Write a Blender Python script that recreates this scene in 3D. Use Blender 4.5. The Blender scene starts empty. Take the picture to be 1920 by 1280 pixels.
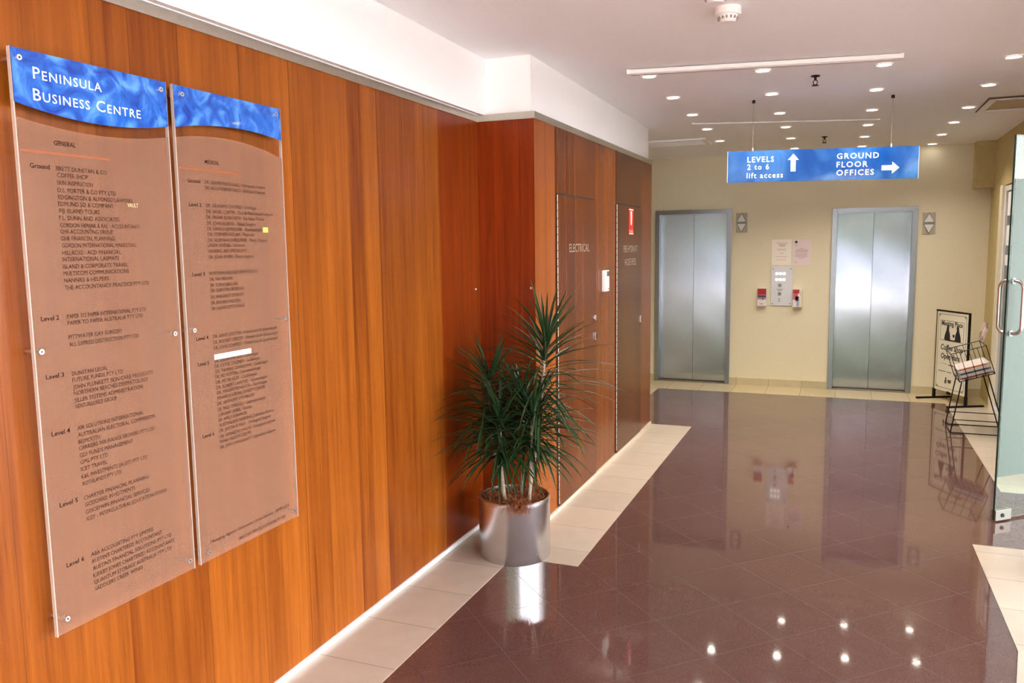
import bpy, bmesh, math, random
from mathutils import Vector, Matrix, noise

C = bpy.context.scene.collection
SC = bpy.context.scene
R = math.radians

# ------------------------------------------------------------ camera, world, sun, exposure
cam_d = bpy.data.cameras.new('camera'); cam = bpy.data.objects.new('camera', cam_d); C.objects.link(cam)
cam_d.sensor_width = 36.0; cam_d.sensor_fit = 'HORIZONTAL'; cam_d.lens = 36.0*1519.96/1920
cam_d.clip_start = 0.05; cam_d.clip_end = 200
_rt = Vector((0.92682786, 0.37526777, -0.01281542)); _up = Vector((-0.03238866, 0.11390258, 0.99296383)); _fw = Vector((-0.37408700, 0.91989147, -0.11772250))
_m = Matrix((_rt, _up, -_fw)).transposed().to_4x4(); _m.translation = Vector((2.0338, 0.0, 1.7338))
cam.matrix_world = _m
SC.camera = cam
SC.view_settings.view_transform = 'Standard'; SC.view_settings.look = 'None'
SC.view_settings.gamma = 1.0; SC.view_settings.exposure = 0.45; SC.view_settings.use_curve_mapping = False
SC.cycles.max_bounces = 10; SC.cycles.diffuse_bounces = 5; SC.cycles.glossy_bounces = 5; SC.cycles.transparent_max_bounces = 12
SC.cycles.use_denoising = True; SC.cycles.denoising_prefilter = 'FAST'; SC.cycles.denoising_input_passes = 'RGB_ALBEDO_NORMAL'
SC.cycles.caustics_reflective = False; SC.cycles.caustics_refractive = False
SC.cycles.sample_clamp_indirect = 6.0

SKY = 11.5
world = bpy.data.worlds.new('world'); SC.world = world; world.use_nodes = True
wb = world.node_tree.nodes['Background']; wb.inputs[0].default_value = (0.92, 0.95, 1.0, 1); wb.inputs[1].default_value = SKY
def light(name, typ, loc, rot, energy, color=(1, 1, 1), parent=None, **kw):
    d = bpy.data.lights.new(name, typ); d.energy = energy; d.color = color
    for k, v in kw.items(): setattr(d, k, v)
    o = bpy.data.objects.new(name, d); o.location = loc; o.rotation_euler = rot; C.objects.link(o)
    if parent: o.parent = parent
    return o
light('sun', 'SUN', (0, -10, 12), (R(38), 0, R(-25)), 14.0, (1.0, 0.95, 0.88), angle=R(0.6))
# portals only guide the sampling of the sky through the two glazed openings; they give no light of their own
def portal(name, loc, rot, sx, sy):
    o = light(name, 'AREA', loc, rot, 1.0, shape='RECTANGLE', size=sx, size_y=sy); o.data.cycles.is_portal = True
    return o
portal('entrance_portal', (1.9, -2.46, 1.35), (R(90), 0, R(180)), 3.6, 2.6)
portal('side_portal', (3.47, 2.2, 1.25), (R(90), 0, R(90)), 8.4, 2.48)

# ------------------------------------------------------------ node helpers
def mat(name):
    m = bpy.data.materials.new(name); m.use_nodes = True
    nt = m.node_tree; return m, nt, nt.nodes['Principled BSDF']
def N(nt, t, **kw):
    n = nt.nodes.new(t)
    for k, v in kw.items(): setattr(n, k, v)
    return n
def L(nt, a, b): nt.links.new(a, b)
def srgb(r, g, b):
    f = lambda c: (c/255/12.92 if c/255 <= 0.04045 else ((c/255+0.055)/1.055)**2.4)
    return (f(r), f(g), f(b), 1)
def simple(name, col, rough=0.5, metal=0.0, spec=0.5, emit=None, es=0.0, noise_amt=0.0, noise_scale=30.0, bump=0.0, coat=0.0):
    m, nt, p = mat(name)
    p.inputs['Base Color'].default_value = col; p.inputs['Roughness'].default_value = rough; p.inputs['Metallic'].default_value = metal
    p.inputs['Specular IOR Level'].default_value = spec; p.inputs['Coat Weight'].default_value = coat
    if emit: p.inputs['Emission Color'].default_value = emit; p.inputs['Emission Strength'].default_value = es
    if noise_amt or bump:
        tc = N(nt, 'ShaderNodeTexCoord'); nz = N(nt, 'ShaderNodeTexNoise'); nz.inputs['Scale'].default_value = noise_scale; nz.inputs['Detail'].default_value = 5
        L(nt, tc.outputs['Object'], nz.inputs['Vector'])
        if noise_amt:
            r = N(nt, 'ShaderNodeMapRange'); r.inputs['To Min'].default_value = 1-noise_amt; r.inputs['To Max'].default_value = 1+noise_amt
            r.inputs['From Min'].default_value = 0.3; r.inputs['From Max'].default_value = 0.7
            mx = N(nt, 'ShaderNodeVectorMath', operation='SCALE'); mx.inputs[0].default_value = col[:3]
            L(nt, nz.outputs['Fac'], r.inputs['Value']); L(nt, r.outputs[0], mx.inputs['Scale']); L(nt, mx.outputs[0], p.inputs['Base Color'])
        if bump:
            b = N(nt, 'ShaderNodeBump'); b.inputs['Strength'].default_value = bump; b.inputs['Distance'].default_value = 0.003
            L(nt, nz.outputs['Fac'], b.inputs['Height']); L(nt, b.outputs[0], p.inputs['Normal'])
    return m

def math_n(nt, op, a, b=None, c=None):
    n = N(nt, 'ShaderNodeMath', operation=op)
    for i, v in enumerate((a, b, c)):
        if v is None: continue
        if isinstance(v, (int, float)): n.inputs[i].default_value = v
        else: L(nt, v, n.inputs[i])
    return n.outputs[0]

def wood(name, dark, light_, pw=0.165, phase=0.0, tone=0.35, rough=0.22, vein=1.0):
    """vertical veneer planks: colour steps from plank to plank, long grain up the wall"""
    m, nt, p = mat(name)
    tc = N(nt, 'ShaderNodeTexCoord'); sp = N(nt, 'ShaderNodeSeparateXYZ'); L(nt, tc.outputs['Object'], sp.inputs[0])
    u = math_n(nt, 'ADD', sp.outputs['X'], sp.outputs['Y'])
    wob = N(nt, 'ShaderNodeTexNoise', noise_dimensions='1D'); wob.inputs['Scale'].default_value = 2.3; L(nt, u, wob.inputs['W'])
    uu = math_n(nt, 'ADD', math_n(nt, 'DIVIDE', math_n(nt, 'ADD', u, phase), pw), math_n(nt, 'MULTIPLY', wob.outputs['Fac'], 2.2))
    idx = math_n(nt, 'FLOOR', uu)
    wn = N(nt, 'ShaderNodeTexWhiteNoise', noise_dimensions='1D'); L(nt, idx, wn.inputs['W'])
    cmb = N(nt, 'ShaderNodeCombineXYZ')
    L(nt, math_n(nt, 'MULTIPLY', u, 55), cmb.inputs[0]); L(nt, math_n(nt, 'MULTIPLY', sp.outputs['Z'], 1.3), cmb.inputs[2])
    L(nt, math_n(nt, 'MULTIPLY', idx, 7.31), cmb.inputs[1])
    g = N(nt, 'ShaderNodeTexNoise'); g.inputs['Scale'].default_value = 1.0; g.inputs['Detail'].default_value = 6; g.inputs['Roughness'].default_value = 0.62; g.inputs['Distortion'].default_value = 0.6
    L(nt, cmb.outputs[0], g.inputs['Vector'])
    c2 = N(nt, 'ShaderNodeCombineXYZ')
    L(nt, math_n(nt, 'MULTIPLY', u, 190), c2.inputs[0]); L(nt, math_n(nt, 'MULTIPLY', sp.outputs['Z'], 3.5), c2.inputs[2]); L(nt, idx, c2.inputs[1])
    g2 = N(nt, 'ShaderNodeTexNoise'); g2.inputs['Scale'].default_value = 1.0; g2.inputs['Detail'].default_value = 4; L(nt, c2.outputs[0], g2.inputs['Vector'])
    # broad figure
    c3 = N(nt, 'ShaderNodeCombineXYZ')
    L(nt, math_n(nt, 'MULTIPLY', u, 14), c3.inputs[0]); L(nt, math_n(nt, 'MULTIPLY', sp.outputs['Z'], 0.9), c3.inputs[2]); L(nt, math_n(nt, 'MULTIPLY', idx, 3.7), c3.inputs[1])
    g3 = N(nt, 'ShaderNodeTexNoise'); g3.inputs['Scale'].default_value = 1.0; g3.inputs['Detail'].default_value = 3; L(nt, c3.outputs[0], g3.inputs['Vector'])
    v = math_n(nt, 'ADD', math_n(nt, 'MULTIPLY', wn.outputs['Value'], tone), math_n(nt, 'MULTIPLY', g.outputs['Fac'], 0.55*vein))
    v = math_n(nt, 'ADD', v, math_n(nt, 'MULTIPLY', g3.outputs['Fac'], 0.45*vein))
    v = math_n(nt, 'ADD', v, math_n(nt, 'MULTIPLY', g2.outputs['Fac'], 0.22*vein))
    mr = N(nt, 'ShaderNodeMapRange'); mr.inputs['From Min'].default_value = 0.45*vein; mr.inputs['From Max'].default_value = 0.72*vein+tone
    L(nt, v, mr.inputs['Value'])
    mix = N(nt, 'ShaderNodeMix', data_type='RGBA'); mix.inputs[6].default_value = dark; mix.inputs[7].default_value = light_
    L(nt, mr.outputs[0], mix.inputs[0])
    # thin dark line where two planks meet, dark pores
    fr = math_n(nt, 'FRACT', uu)
    seam = math_n(nt, 'LESS_THAN', fr, 0.012)
    pore = N(nt, 'ShaderNodeMapRange'); pore.inputs['From Min'].default_value = 0.58; pore.inputs['From Max'].default_value = 0.70; L(nt, g2.outputs['Fac'], pore.inputs['Value'])
    dk = math_n(nt, 'MAXIMUM', math_n(nt, 'MULTIPLY', seam, 0.5), math_n(nt, 'MULTIPLY', pore.outputs[0], 0.5))
    mx2 = N(nt, 'ShaderNodeMix', data_type='RGBA'); mx2.inputs[7].default_value = (dark[0]*0.35, dark[1]*0.3, dark[2]*0.3, 1)
    L(nt, dk, mx2.inputs[0]); L(nt, mix.outputs[2], mx2.inputs[6]); L(nt, mx2.outputs[2], p.inputs['Base Color'])
    p.inputs['Roughness'].default_value = rough; p.inputs['Specular IOR Level'].default_value = 0.2
    return m

def tiles(name, col, size, ax, off, grout, gw=0.0035, rough=0.25, diag=False, ph=(0, 0), speck=None, spec=0.5):
    """stone floor tiles: joints along one axis or on the diagonal, speckled stone"""
    m, nt, p = mat(name)
    tc = N(nt, 'ShaderNodeTexCoord'); sp = N(nt, 'ShaderNodeSeparateXYZ'); L(nt, tc.outputs['Object'], sp.inputs[0])
    x, y = sp.outputs['X'], sp.outputs['Y']
    def joint(v, o):
        f = math_n(nt, 'FRACT', math_n(nt, 'ADD', math_n(nt, 'DIVIDE', v, size), o))
        return math_n(nt, 'LESS_THAN', f, gw/size)
    if diag:
        k = 0.70710678
        a = math_n(nt, 'MULTIPLY', math_n(nt, 'SUBTRACT', x, y), k); b = math_n(nt, 'MULTIPLY', math_n(nt, 'ADD', x, y), k)
        j = math_n(nt, 'MAXIMUM', joint(a, ph[0]), joint(b, ph[1]))
        ti = math_n(nt, 'ADD', math_n(nt, 'FLOOR', math_n(nt, 'ADD', math_n(nt, 'DIVIDE', a, size), ph[0])), math_n(nt, 'MULTIPLY', 17.3, math_n(nt, 'FLOOR', math_n(nt, 'ADD', math_n(nt, 'DIVIDE', b, size), ph[1]))))
    else:
        v = x if ax == 'X' else y
        j = joint(v, -off/size)
        ti = math_n(nt, 'FLOOR', math_n(nt, 'ADD', math_n(nt, 'DIVIDE', v, size), -off/size))
    wn = N(nt, 'ShaderNodeTexWhiteNoise', noise_dimensions='1D'); L(nt, ti, wn.inputs['W'])
    nz = N(nt, 'ShaderNodeTexNoise'); nz.inputs['Scale'].default_value = 9; nz.inputs['Detail'].default_value = 6; L(nt, tc.outputs['Object'], nz.inputs['Vector'])
    f = math_n(nt, 'ADD', math_n(nt, 'MULTIPLY', wn.outputs['Value'], 0.10), math_n(nt, 'ADD', math_n(nt, 'MULTIPLY', nz.outputs['Fac'], 0.2), 0.85))
    sc = N(nt, 'ShaderNodeVectorMath', operation='SCALE'); sc.inputs[0].default_value = col[:3]; L(nt, f, sc.inputs['Scale'])
    out = sc.outputs[0]
    if speck:
        vo = N(nt, 'ShaderNodeTexVoronoi'); vo.inputs['Scale'].default_value = 420; L(nt, tc.outputs['Object'], vo.inputs['Vector'])
        sr = N(nt, 'ShaderNodeSeparateColor'); L(nt, vo.outputs['Color'], sr.inputs[0])
        a1 = math_n(nt, 'GREATER_THAN', sr.outputs[0], 0.86); a2 = math_n(nt, 'LESS_THAN', sr.outputs[1], 0.22)
        m1 = N(nt, 'ShaderNodeMix', data_type='RGBA'); m1.inputs[7].default_value = speck[0]; L(nt, math_n(nt, 'MULTIPLY', a1, 0.55), m1.inputs[0]); L(nt, out, m1.inputs[6])
        m2 = N(nt, 'ShaderNodeMix', data_type='RGBA'); m2.inputs[7].default_value = speck[1]; L(nt, math_n(nt, 'MULTIPLY', a2, 0.6), m2.inputs[0]); L(nt, m1.outputs[2], m2.inputs[6])
        out = m2.outputs[2]
    mg = N(nt, 'ShaderNodeMix', data_type='RGBA'); mg.inputs[7].default_value = grout; L(nt, j, mg.inputs[0]); L(nt, out, mg.inputs[6])
    L(nt, mg.outputs[2], p.inputs['Base Color'])
    L(nt, math_n(nt, 'ADD', math_n(nt, 'MULTIPLY', j, 0.5), rough), p.inputs['Roughness'])
    p.inputs['Specular IOR Level'].default_value = spec
    return m

def sheet(name, col, alpha, rough=0.1, tint=(1, 1, 1, 1)):
    """see-through sheet: part tinted clear, part its own colour, with a gloss"""
    m, nt, p = mat(name)
    p.inputs['Base Color'].default_value = col; p.inputs['Roughness'].default_value = rough
    tr = N(nt, 'ShaderNodeBsdfTransparent'); tr.inputs[0].default_value = tint
    mx = N(nt, 'ShaderNodeMixShader'); mx.inputs[0].default_value = alpha
    out = [n for n in nt.nodes if n.type == 'OUTPUT_MATERIAL'][0]
    L(nt, tr.outputs[0], mx.inputs[1]); L(nt, p.outputs[0], mx.inputs[2]); L(nt, mx.outputs[0], out.inputs[0])
    return m
def clear_glass(name, tint, rough=0.02, ior=1.45):
    m, nt, p = mat(name); nt.nodes.remove(p)
    tr = N(nt, 'ShaderNodeBsdfTransparent'); tr.inputs[0].default_value = tint
    gl = N(nt, 'ShaderNodeBsdfGlossy'); gl.inputs['Roughness'].default_value = rough
    lw = N(nt, 'ShaderNodeLayerWeight'); f5 = math_n(nt, 'POWER', lw.outputs['Facing'], 5.0); f0 = ((ior-1)/(ior+1))**2
    fr = math_n(nt, 'ADD', f0, math_n(nt, 'MULTIPLY', f5, 1-f0))
    mx = N(nt, 'ShaderNodeMixShader'); out = [n for n in nt.nodes if n.type == 'OUTPUT_MATERIAL'][0]
    L(nt, fr, mx.inputs[0]); L(nt, tr.outputs[0], mx.inputs[1]); L(nt, gl.outputs[0], mx.inputs[2]); L(nt, mx.outputs[0], out.inputs[0])
    return m

def blue_art(name, c1, c2, c3, scale=6.0):
    m, nt, p = mat(name)
    tc = N(nt, 'ShaderNodeTexCoord'); nz = N(nt, 'ShaderNodeTexNoise'); nz.inputs['Scale'].default_value = scale; nz.inputs['Detail'].default_value = 7; nz.inputs['Distortion'].default_value = 1.6
    L(nt, tc.outputs['Object'], nz.inputs['Vector'])
    cr = N(nt, 'ShaderNodeValToRGB'); e = cr.color_ramp.elements
    e[0].position = 0.3; e[0].color = c1; e[1].position = 0.68; e[1].color = c3
    k = e.new(0.5); k.color = c2
    L(nt, nz.outputs['Fac'], cr.inputs[0]); L(nt, cr.outputs[0], p.inputs['Base Color']); p.inputs['Roughness'].default_value = 0.04
    return m

# ------------------------------------------------------------ materials
W_LEFT = wood('veneer_orange', srgb(98, 40, 7), srgb(154, 83, 24), 0.185, 0.05, 0.22, 0.3, 1.25)
W_RETURN = wood('veneer_red', srgb(92, 26, 3), srgb(140, 50, 8), 0.16, 0.02, 0.15, 0.3)
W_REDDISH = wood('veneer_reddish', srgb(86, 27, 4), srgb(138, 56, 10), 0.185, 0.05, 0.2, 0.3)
W_STRIP = wood('veneer_light', srgb(124, 60, 18), srgb(156, 82, 26), 0.5, 0.3, 0.1, 0.3)
W_WALL2 = wood('veneer_mid', srgb(82, 35, 7), srgb(130, 65, 16), 0.30, 0.1, 0.2, 0.25, 1.2)
W_DOOR1 = wood('veneer_brown', srgb(68, 28, 7), srgb(112, 53, 14), 0.33, 0.3, 0.15, 0.25, 1.2)
W_DOOR2 = wood('veneer_dark', srgb(54, 25, 8), srgb(92, 46, 15), 0.4, 0.2, 0.12, 0.25, 1.2)
PAINT = simple('ceiling_paint', srgb(246, 247, 250), 0.8, spec=0.2)
BULK = simple('bulkhead_paint', srgb(245, 242, 240), 0.7, spec=0.2)
CREAM = simple('cream_wall', srgb(222, 213, 188), 0.75, spec=0.25, noise_amt=0.015, noise_scale=40)
OLIVE = simple('tan_wall', srgb(196, 178, 128), 0.75, spec=0.25, noise_amt=0.05, noise_scale=14)
GRANITE = tiles('granite_floor', srgb(90, 63, 58), 0.378, None, 0, srgb(60, 44, 42), 0.003, 0.045, True, (0.26, 0.93), (srgb(124, 92, 84), srgb(68, 44, 42)), 0.8)
BEIGE_Y = tiles('beige_tile_rows', srgb(184, 170, 154), 0.378, 'Y', 3.495, srgb(120, 106, 98), 0.003, 0.3)
BEIGE_X = tiles('beige_tile_end', srgb(192, 176, 140), 0.378, 'X', 0.119, srgb(128, 112, 84), 0.004, 0.3)
SKIRT = tiles('skirting_tile', srgb(190, 176, 146), 0.378, 'X', 0.119, srgb(140, 126, 100), 0.004, 0.35)
ALU = simple('brushed_trim', srgb(190, 184, 172), 0.35, 1.0, noise_amt=0.04, noise_scale=80)
WHITE_TRIM = simple('white_metal_trim', srgb(238, 238, 240), 0.35, 0.0)
STEEL, _nt, _p = mat('lift_steel'); _nt.nodes.remove(_p)
_g = N(_nt, 'ShaderNodeBsdfAnisotropic', distribution='GGX'); _g.inputs['Color'].default_value = srgb(188, 194, 208); _g.inputs['Roughness'].default_value = 0.25; _g.inputs['Anisotropy'].default_value = -0.64
_t = N(_nt, 'ShaderNodeTangent', direction_type='RADIAL', axis='Z'); L(_nt, _t.outputs[0], _g.inputs['Tangent'])
L(_nt, _g.outputs[0], [n for n in _nt.nodes if n.type == 'OUTPUT_MATERIAL'][0].inputs[0])
FRAME = simple('frame_steel', srgb(150, 152, 158), 0.32, 1.0)
CHROME = simple('chrome', srgb(225, 225, 228), 0.28, 1.0)
DARK = simple('dark_gap', srgb(24, 20, 16), 0.7)
BLACK_METAL = simple('black_metal', srgb(28, 24, 24), 0.4, 0.6)
WHITE_PL = simple('white_plastic', srgb(240, 238, 234), 0.45)
WHITE_PRINT = simple('white_print', srgb(248, 250, 252), 0.5)
BLACK_PRINT = simple('dark_print', srgb(36, 16, 16), 0.7, spec=0.1)
INK = simple('black_ink', srgb(26, 24, 26), 0.6)
SILVER_PRINT = simple('silver_print', srgb(150, 134, 120), 0.45, 0.2)
HEADER = blue_art('blue_header_art', srgb(30, 50, 140), srgb(44, 96, 182), srgb(88, 146, 216), 11)
SIGNBLUE = blue_art('blue_sign_art', srgb(20, 62, 134), srgb(32, 82, 154), srgb(66, 116, 178), 2.2)
ACRYLIC = clear_glass('clear_acrylic', (0.97, 0.97, 0.97, 1), 0.02, 1.35)
FROST = sheet('frosted_film', srgb(160, 120, 98), 0.34, 0.3)
FROST.node_tree.nodes['Principled BSDF'].inputs['Specular IOR Level'].default_value = 0.0
EDGE = simple('polished_edge', srgb(188, 168, 156), 0.3)
RULE = simple('orange_rule', srgb(150, 74, 28), 0.5)
GLASS = clear_glass('green_glass', (0.86, 0.95, 0.90, 1), 0.01, 1.45)
GEDGE = simple('glass_edge', srgb(30, 62, 52), 0.15)
FILM = sheet('pale_green_film', srgb(98, 113, 103), 0.84, 0.5, (0.6, 0.7, 0.64, 1))
LAMP = simple('lamp_glow', (1, 0.97, 0.88, 1), 0.5, emit=(1, 0.95, 0.82, 1), es=14)
LED = simple('led_glow', (1, 1, 1, 1), 0.5, emit=(0.95, 0.98, 1, 1), es=0.9)
LEAF = None
COIR = simple('coir_fibre', srgb(132, 72, 34), 0.9, noise_amt=0.45, noise_scale=45, bump=0.6)
CANE = simple('cane_bark', srgb(150, 134, 116), 0.8, noise_amt=0.25, noise_scale=60, bump=0.5)
RED = simple('red_print', srgb(196, 44, 36), 0.45)
GENERAL_LINES = [
 ('GENERAL',1.610,2.024,0.068,1),
 ('Ground',1.534,1.958,0.058,1),
 ('BRETT DUNSTAN & CO',1.611,1.957,0.165),
 ('COFFEE SHOP',1.613,1.939,0.098),
 ('SKIN INSPIRATION',1.611,1.919,0.114),
 ('D.S. PORTER & CO PTY LTD',1.611,1.899,0.192),
 ('EDGINGTON & ALFONSO LAWYERS',1.611,1.880,0.252),
 ('EDMUND SO & COMPANY',1.609,1.862,0.183),
 ('FIJI ISLAND TOURS',1.611,1.843,0.131),
 ('F.L. DUNN AND ASSOCIATES',1.609,1.824,0.200),
 ('GORDON HRNJAK & RAE - ACCOUNTANTS',1.610,1.804,0.273),
 ('GHR ACCOUNTING GROUP',1.609,1.787,0.174),
 ('GHR FINANCIAL PLANNING',1.609,1.768,0.178),
 ('GORDON INTERNATIONAL MARKETING',1.611,1.749,0.253),
 ('HILLROSS - ACD FINANCIAL',1.610,1.729,0.197),
 ('INTERNATIONAL LABMATE',1.609,1.711,0.190),
 ('ISLAND & CORPORATE TRAVEL',1.609,1.691,0.220),
 ('MULTICOM COMMUNICATIONS',1.609,1.672,0.222),
 ('NANNIES & HELPERS',1.609,1.653,0.148),
 ('THE ACCOUNTANCY PRACTICE PTY LTD',1.609,1.633,0.296),
 ('Level 2',1.530,1.553,0.055,1),
 ('PAPER TO PAPER INTERNATIONAL PTY LTD',1.610,1.553,0.276),
 ('PAPER TO PAPER AUSTRALIA PTY LTD',1.610,1.535,0.262),
 ('PITTWATER DAY SURGERY',1.610,1.496,0.183),
 ('ALL EXPRESS DESTRUCTION PTY LTD',1.610,1.475,0.241),
 ('Level 3',1.531,1.395,0.055,1),
 ('DUNSTAN LEGAL',1.611,1.393,0.120),
 ('FUTURE FUNDS PTY LTD',1.611,1.375,0.173),
 ('JOHN PLUNKETT SKIN CARE PRODUCTS',1.611,1.355,0.286),
 ('NORTHERN BEACHES DERMATOLOGY',1.613,1.337,0.264),
 ('SILLER SYSTEMS ADMINISTRATION',1.613,1.317,0.241),
 ('VENTUREAXESS GROUP',1.613,1.299,0.142),
 ('Level 4',1.534,1.237,0.057,1),
 ('AIR SOLUTIONS INTERNATIONAL',1.615,1.237,0.236),
 ('AUSTRALIAN ELECTORAL COMMISSION',1.615,1.217,0.279),
 ('BESMOOTH',1.615,1.197,0.072),
 ('CARRIERS INSURANCE BROKERS PTY LTD',1.615,1.179,0.273),
 ('GDI FUNDS MANAGEMENT',1.616,1.158,0.187),
 ('GPG PTY LTD',1.616,1.138,0.094),
 ('ICET TRAVEL',1.616,1.118,0.089),
 ('K&L INVESTMENTS (AUST) PTY LTD',1.616,1.096,0.238),
 ('ROTHLANDS PTY LTD',1.618,1.075,0.135),
 ('Level 5',1.541,1.035,0.058,1),
 ('CHARTER FINANCIAL PLANNING',1.619,1.033,0.234),
 ('GODDARD INVESTMENTS',1.621,1.013,0.178),
 ('GOODWIN FINANCIAL SERVICES',1.621,0.991,0.233),
 ('ICET - INTERCULTURAL EDUCATION TODAY',1.623,0.970,0.301),
 ('Level 6',1.547,0.860,0.057,1),
 ('ABA ACCOUNTING PTY LIMITED',1.628,0.862,0.230),
 ("AUSTIN'S CHARTERED ACCOUNTANT",1.628,0.841,0.263),
 ("AUSTIN'S FINANCIAL SOLUTIONS PTY LTD",1.630,0.819,0.299),
 ('KIRKBY JONES CHARTERED ACCOUNTANTS',1.630,0.798,0.309),
 ('QUANTUM STORAGE AUSTRALIA PTY LTD',1.631,0.777,0.295),
 ('SADDLERS CREEK WINES',1.632,0.757,0.175)]
MEDICAL_LINES = [
 ('MEDICAL',2.173,2.024,0.068,1),
 ('Ground',2.091,1.957,0.057,1),
 ('DR. GRAEME McDOUGALL - Orthopaedic Surgeon',2.168,1.957,0.307),
 ('DR. HAGOP KINDER TRACY - Orthopaedic Surgeon',2.169,1.938,0.305),
 ('Level 2',2.090,1.880,0.057,1),
 ('DR. GRAHAM COOMBES - Urologist',2.167,1.880,0.255),
 ('DR. NIGEL CURTIN - Oral & Maxillofacial Surgeon',2.168,1.860,0.343),
 ('DR. FRANK ELSWORTH - Ear Nose Throat',2.166,1.841,0.295),
 ('DR. JOHN RUBOD - Plastic Surgeon',2.167,1.821,0.248),
 ('DR. KAMALA BEPPINOVER - Rheumatologist',2.168,1.802,0.278),
 ('DR. STEPHEN NOLAN - Physician',2.169,1.784,0.232),
 ('DR. NORMAN OURGURNE - Plastic Surgeon',2.168,1.764,0.305),
 ('LINDA HODGE - Dietician',2.166,1.747,0.183),
 ('HEARING AID SPECIALISTS',2.167,1.727,0.189),
 ('DR. JOHN KWEN - Plastic Surgeon',2.168,1.707,0.224),
 ('Level 3',2.088,1.651,0.056,1),
 ('NORTHERN BEACHES DERMATOLOGY',2.166,1.652,0.248),
 ('DR. PAM BROWN',2.167,1.632,0.110),
 ('DR. SUSAN SINCLAIR',2.166,1.612,0.137),
 ('DR. CHRISTINE RIORDAN',2.167,1.594,0.165),
 ('DR. MARGARET STEWART',2.165,1.572,0.168),
 ('DR. ROLAND NGUYEN',2.166,1.552,0.146),
 ('DR. GAVIN GOTTSCHALK',2.165,1.532,0.168),
 ('Level 4',2.088,1.437,0.056,1),
 ('DR. DAVID SOLTON - Obstetrician & Gynaecologist',2.167,1.437,0.338),
 ('DR. RODNEY KIRSOP - Obstetrician & Gynaecologist',2.166,1.417,0.344),
 ('DR. JOHN SCHMIDT - Obstetrician & Gynaecologist',2.167,1.397,0.341),
 ('Level 5',2.088,1.351,0.052,1),
 ('DR. SUSAN WATSON - Cardiologist',2.168,1.352,0.224),
 ('DR. CATHE COLEMAN - Cardiologist',2.167,1.334,0.232),
 ('DR. THOMAS GAVAGHAN - Cardiologist',2.168,1.315,0.275),
 ('DR. NO SUTTON - Gastroenterologist',2.166,1.297,0.236),
 ('DR. PETER ISLES - Cardiologist',2.168,1.278,0.212),
 ('DR. ROBERT LAHOUD - Gynaecologist',2.169,1.259,0.267),
 ('DR. MASAMI MIYASHITA - Cardiologist',2.170,1.241,0.264),
 ('PENINSULA BONE DENSITY CENTRE',2.171,1.222,0.250),
 ('DR. ANTHONY P MORROW',2.169,1.203,0.191),
 ("DR. PAUL O'FARRELL - Gastroenterologist",2.170,1.182,0.251),
 ('LORRAINE LAURIEL - Dietician',2.171,1.163,0.171),
 ('DR. AMELY DARANGER',2.170,1.145,0.145),
 ('AUSTRALIAN HEARING Craftsman Rooms',2.171,1.126,0.292),
 ('Level 6',2.091,1.104,0.055,1),
 ('DR. JUSTIN A VASS - Urological Surgeon',2.170,1.107,0.276),
 ('DR. KENNETH J VAUX - Urological Surgeon',2.171,1.086,0.299),
 ('MONA VALE EYE CENTRE',2.169,1.068,0.163),
 ('DR. JERRY HONGHANT - Ophthalmic Surgeon',2.170,1.048,0.297),
 ('Managing Agents: Grosvenor Strata Service   8999 6333',2.099,0.733,0.429),
 ('DIRECTORY UPDATES BY JOYNSONE PRT 9455',2.238,0.696,0.265)]
def leafmat(name, c1, c2):
    m, nt, p = mat(name)
    tc = N(nt, 'ShaderNodeTexCoord'); nz = N(nt, 'ShaderNodeTexNoise'); nz.inputs['Scale'].default_value = 8; L(nt, tc.outputs['Object'], nz.inputs['Vector'])
    mx = N(nt, 'ShaderNodeMix', data_type='RGBA'); mx.inputs[6].default_value = c1; mx.inputs[7].default_value = c2; L(nt, nz.outputs['Fac'], mx.inputs[0])
    L(nt, mx.outputs[2], p.inputs['Base Color']); p.inputs['Roughness'].default_value = 0.38
    return m
LEAF = leafmat('dracaena_leaf', srgb(18, 36, 20), srgb(44, 72, 34))
HEDGE = leafmat('hedge_green', srgb(52, 70, 44), srgb(104, 128, 84))

# ------------------------------------------------------------ mesh helpers
def box(bm, x0, x1, y0, y1, z0, z1, bev=0.0, mi=0):
    r = bmesh.ops.create_cube(bm, size=1.0)
    vs = r['verts']
    for v in vs: v.co = Vector((x0+(v.co.x+0.5)*(x1-x0), y0+(v.co.y+0.5)*(y1-y0), z0+(v.co.z+0.5)*(z1-z0)))
    fs = set(f for v in vs for f in v.link_faces)
    for f in fs: f.material_index = mi
    if bev:
        es = list(set(e for v in vs for e in v.link_edges))
        bmesh.ops.bevel(bm, geom=es, offset=bev, segments=2, affect='EDGES', profile=0.7)
def cyl(bm, p0, p1, r0, r1=None, n=16, caps=True):
    p0, p1 = Vector(p0), Vector(p1); r1 = r0 if r1 is None else r1
    d = p1-p0; q = d.to_track_quat('Z', 'Y')
    m = Matrix.Translation((p0+p1)/2) @ q.to_matrix().to_4x4()
    bmesh.ops.create_cone(bm, cap_ends=caps, segments=n, radius1=r0, radius2=r1, depth=d.length, matrix=m)
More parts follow.
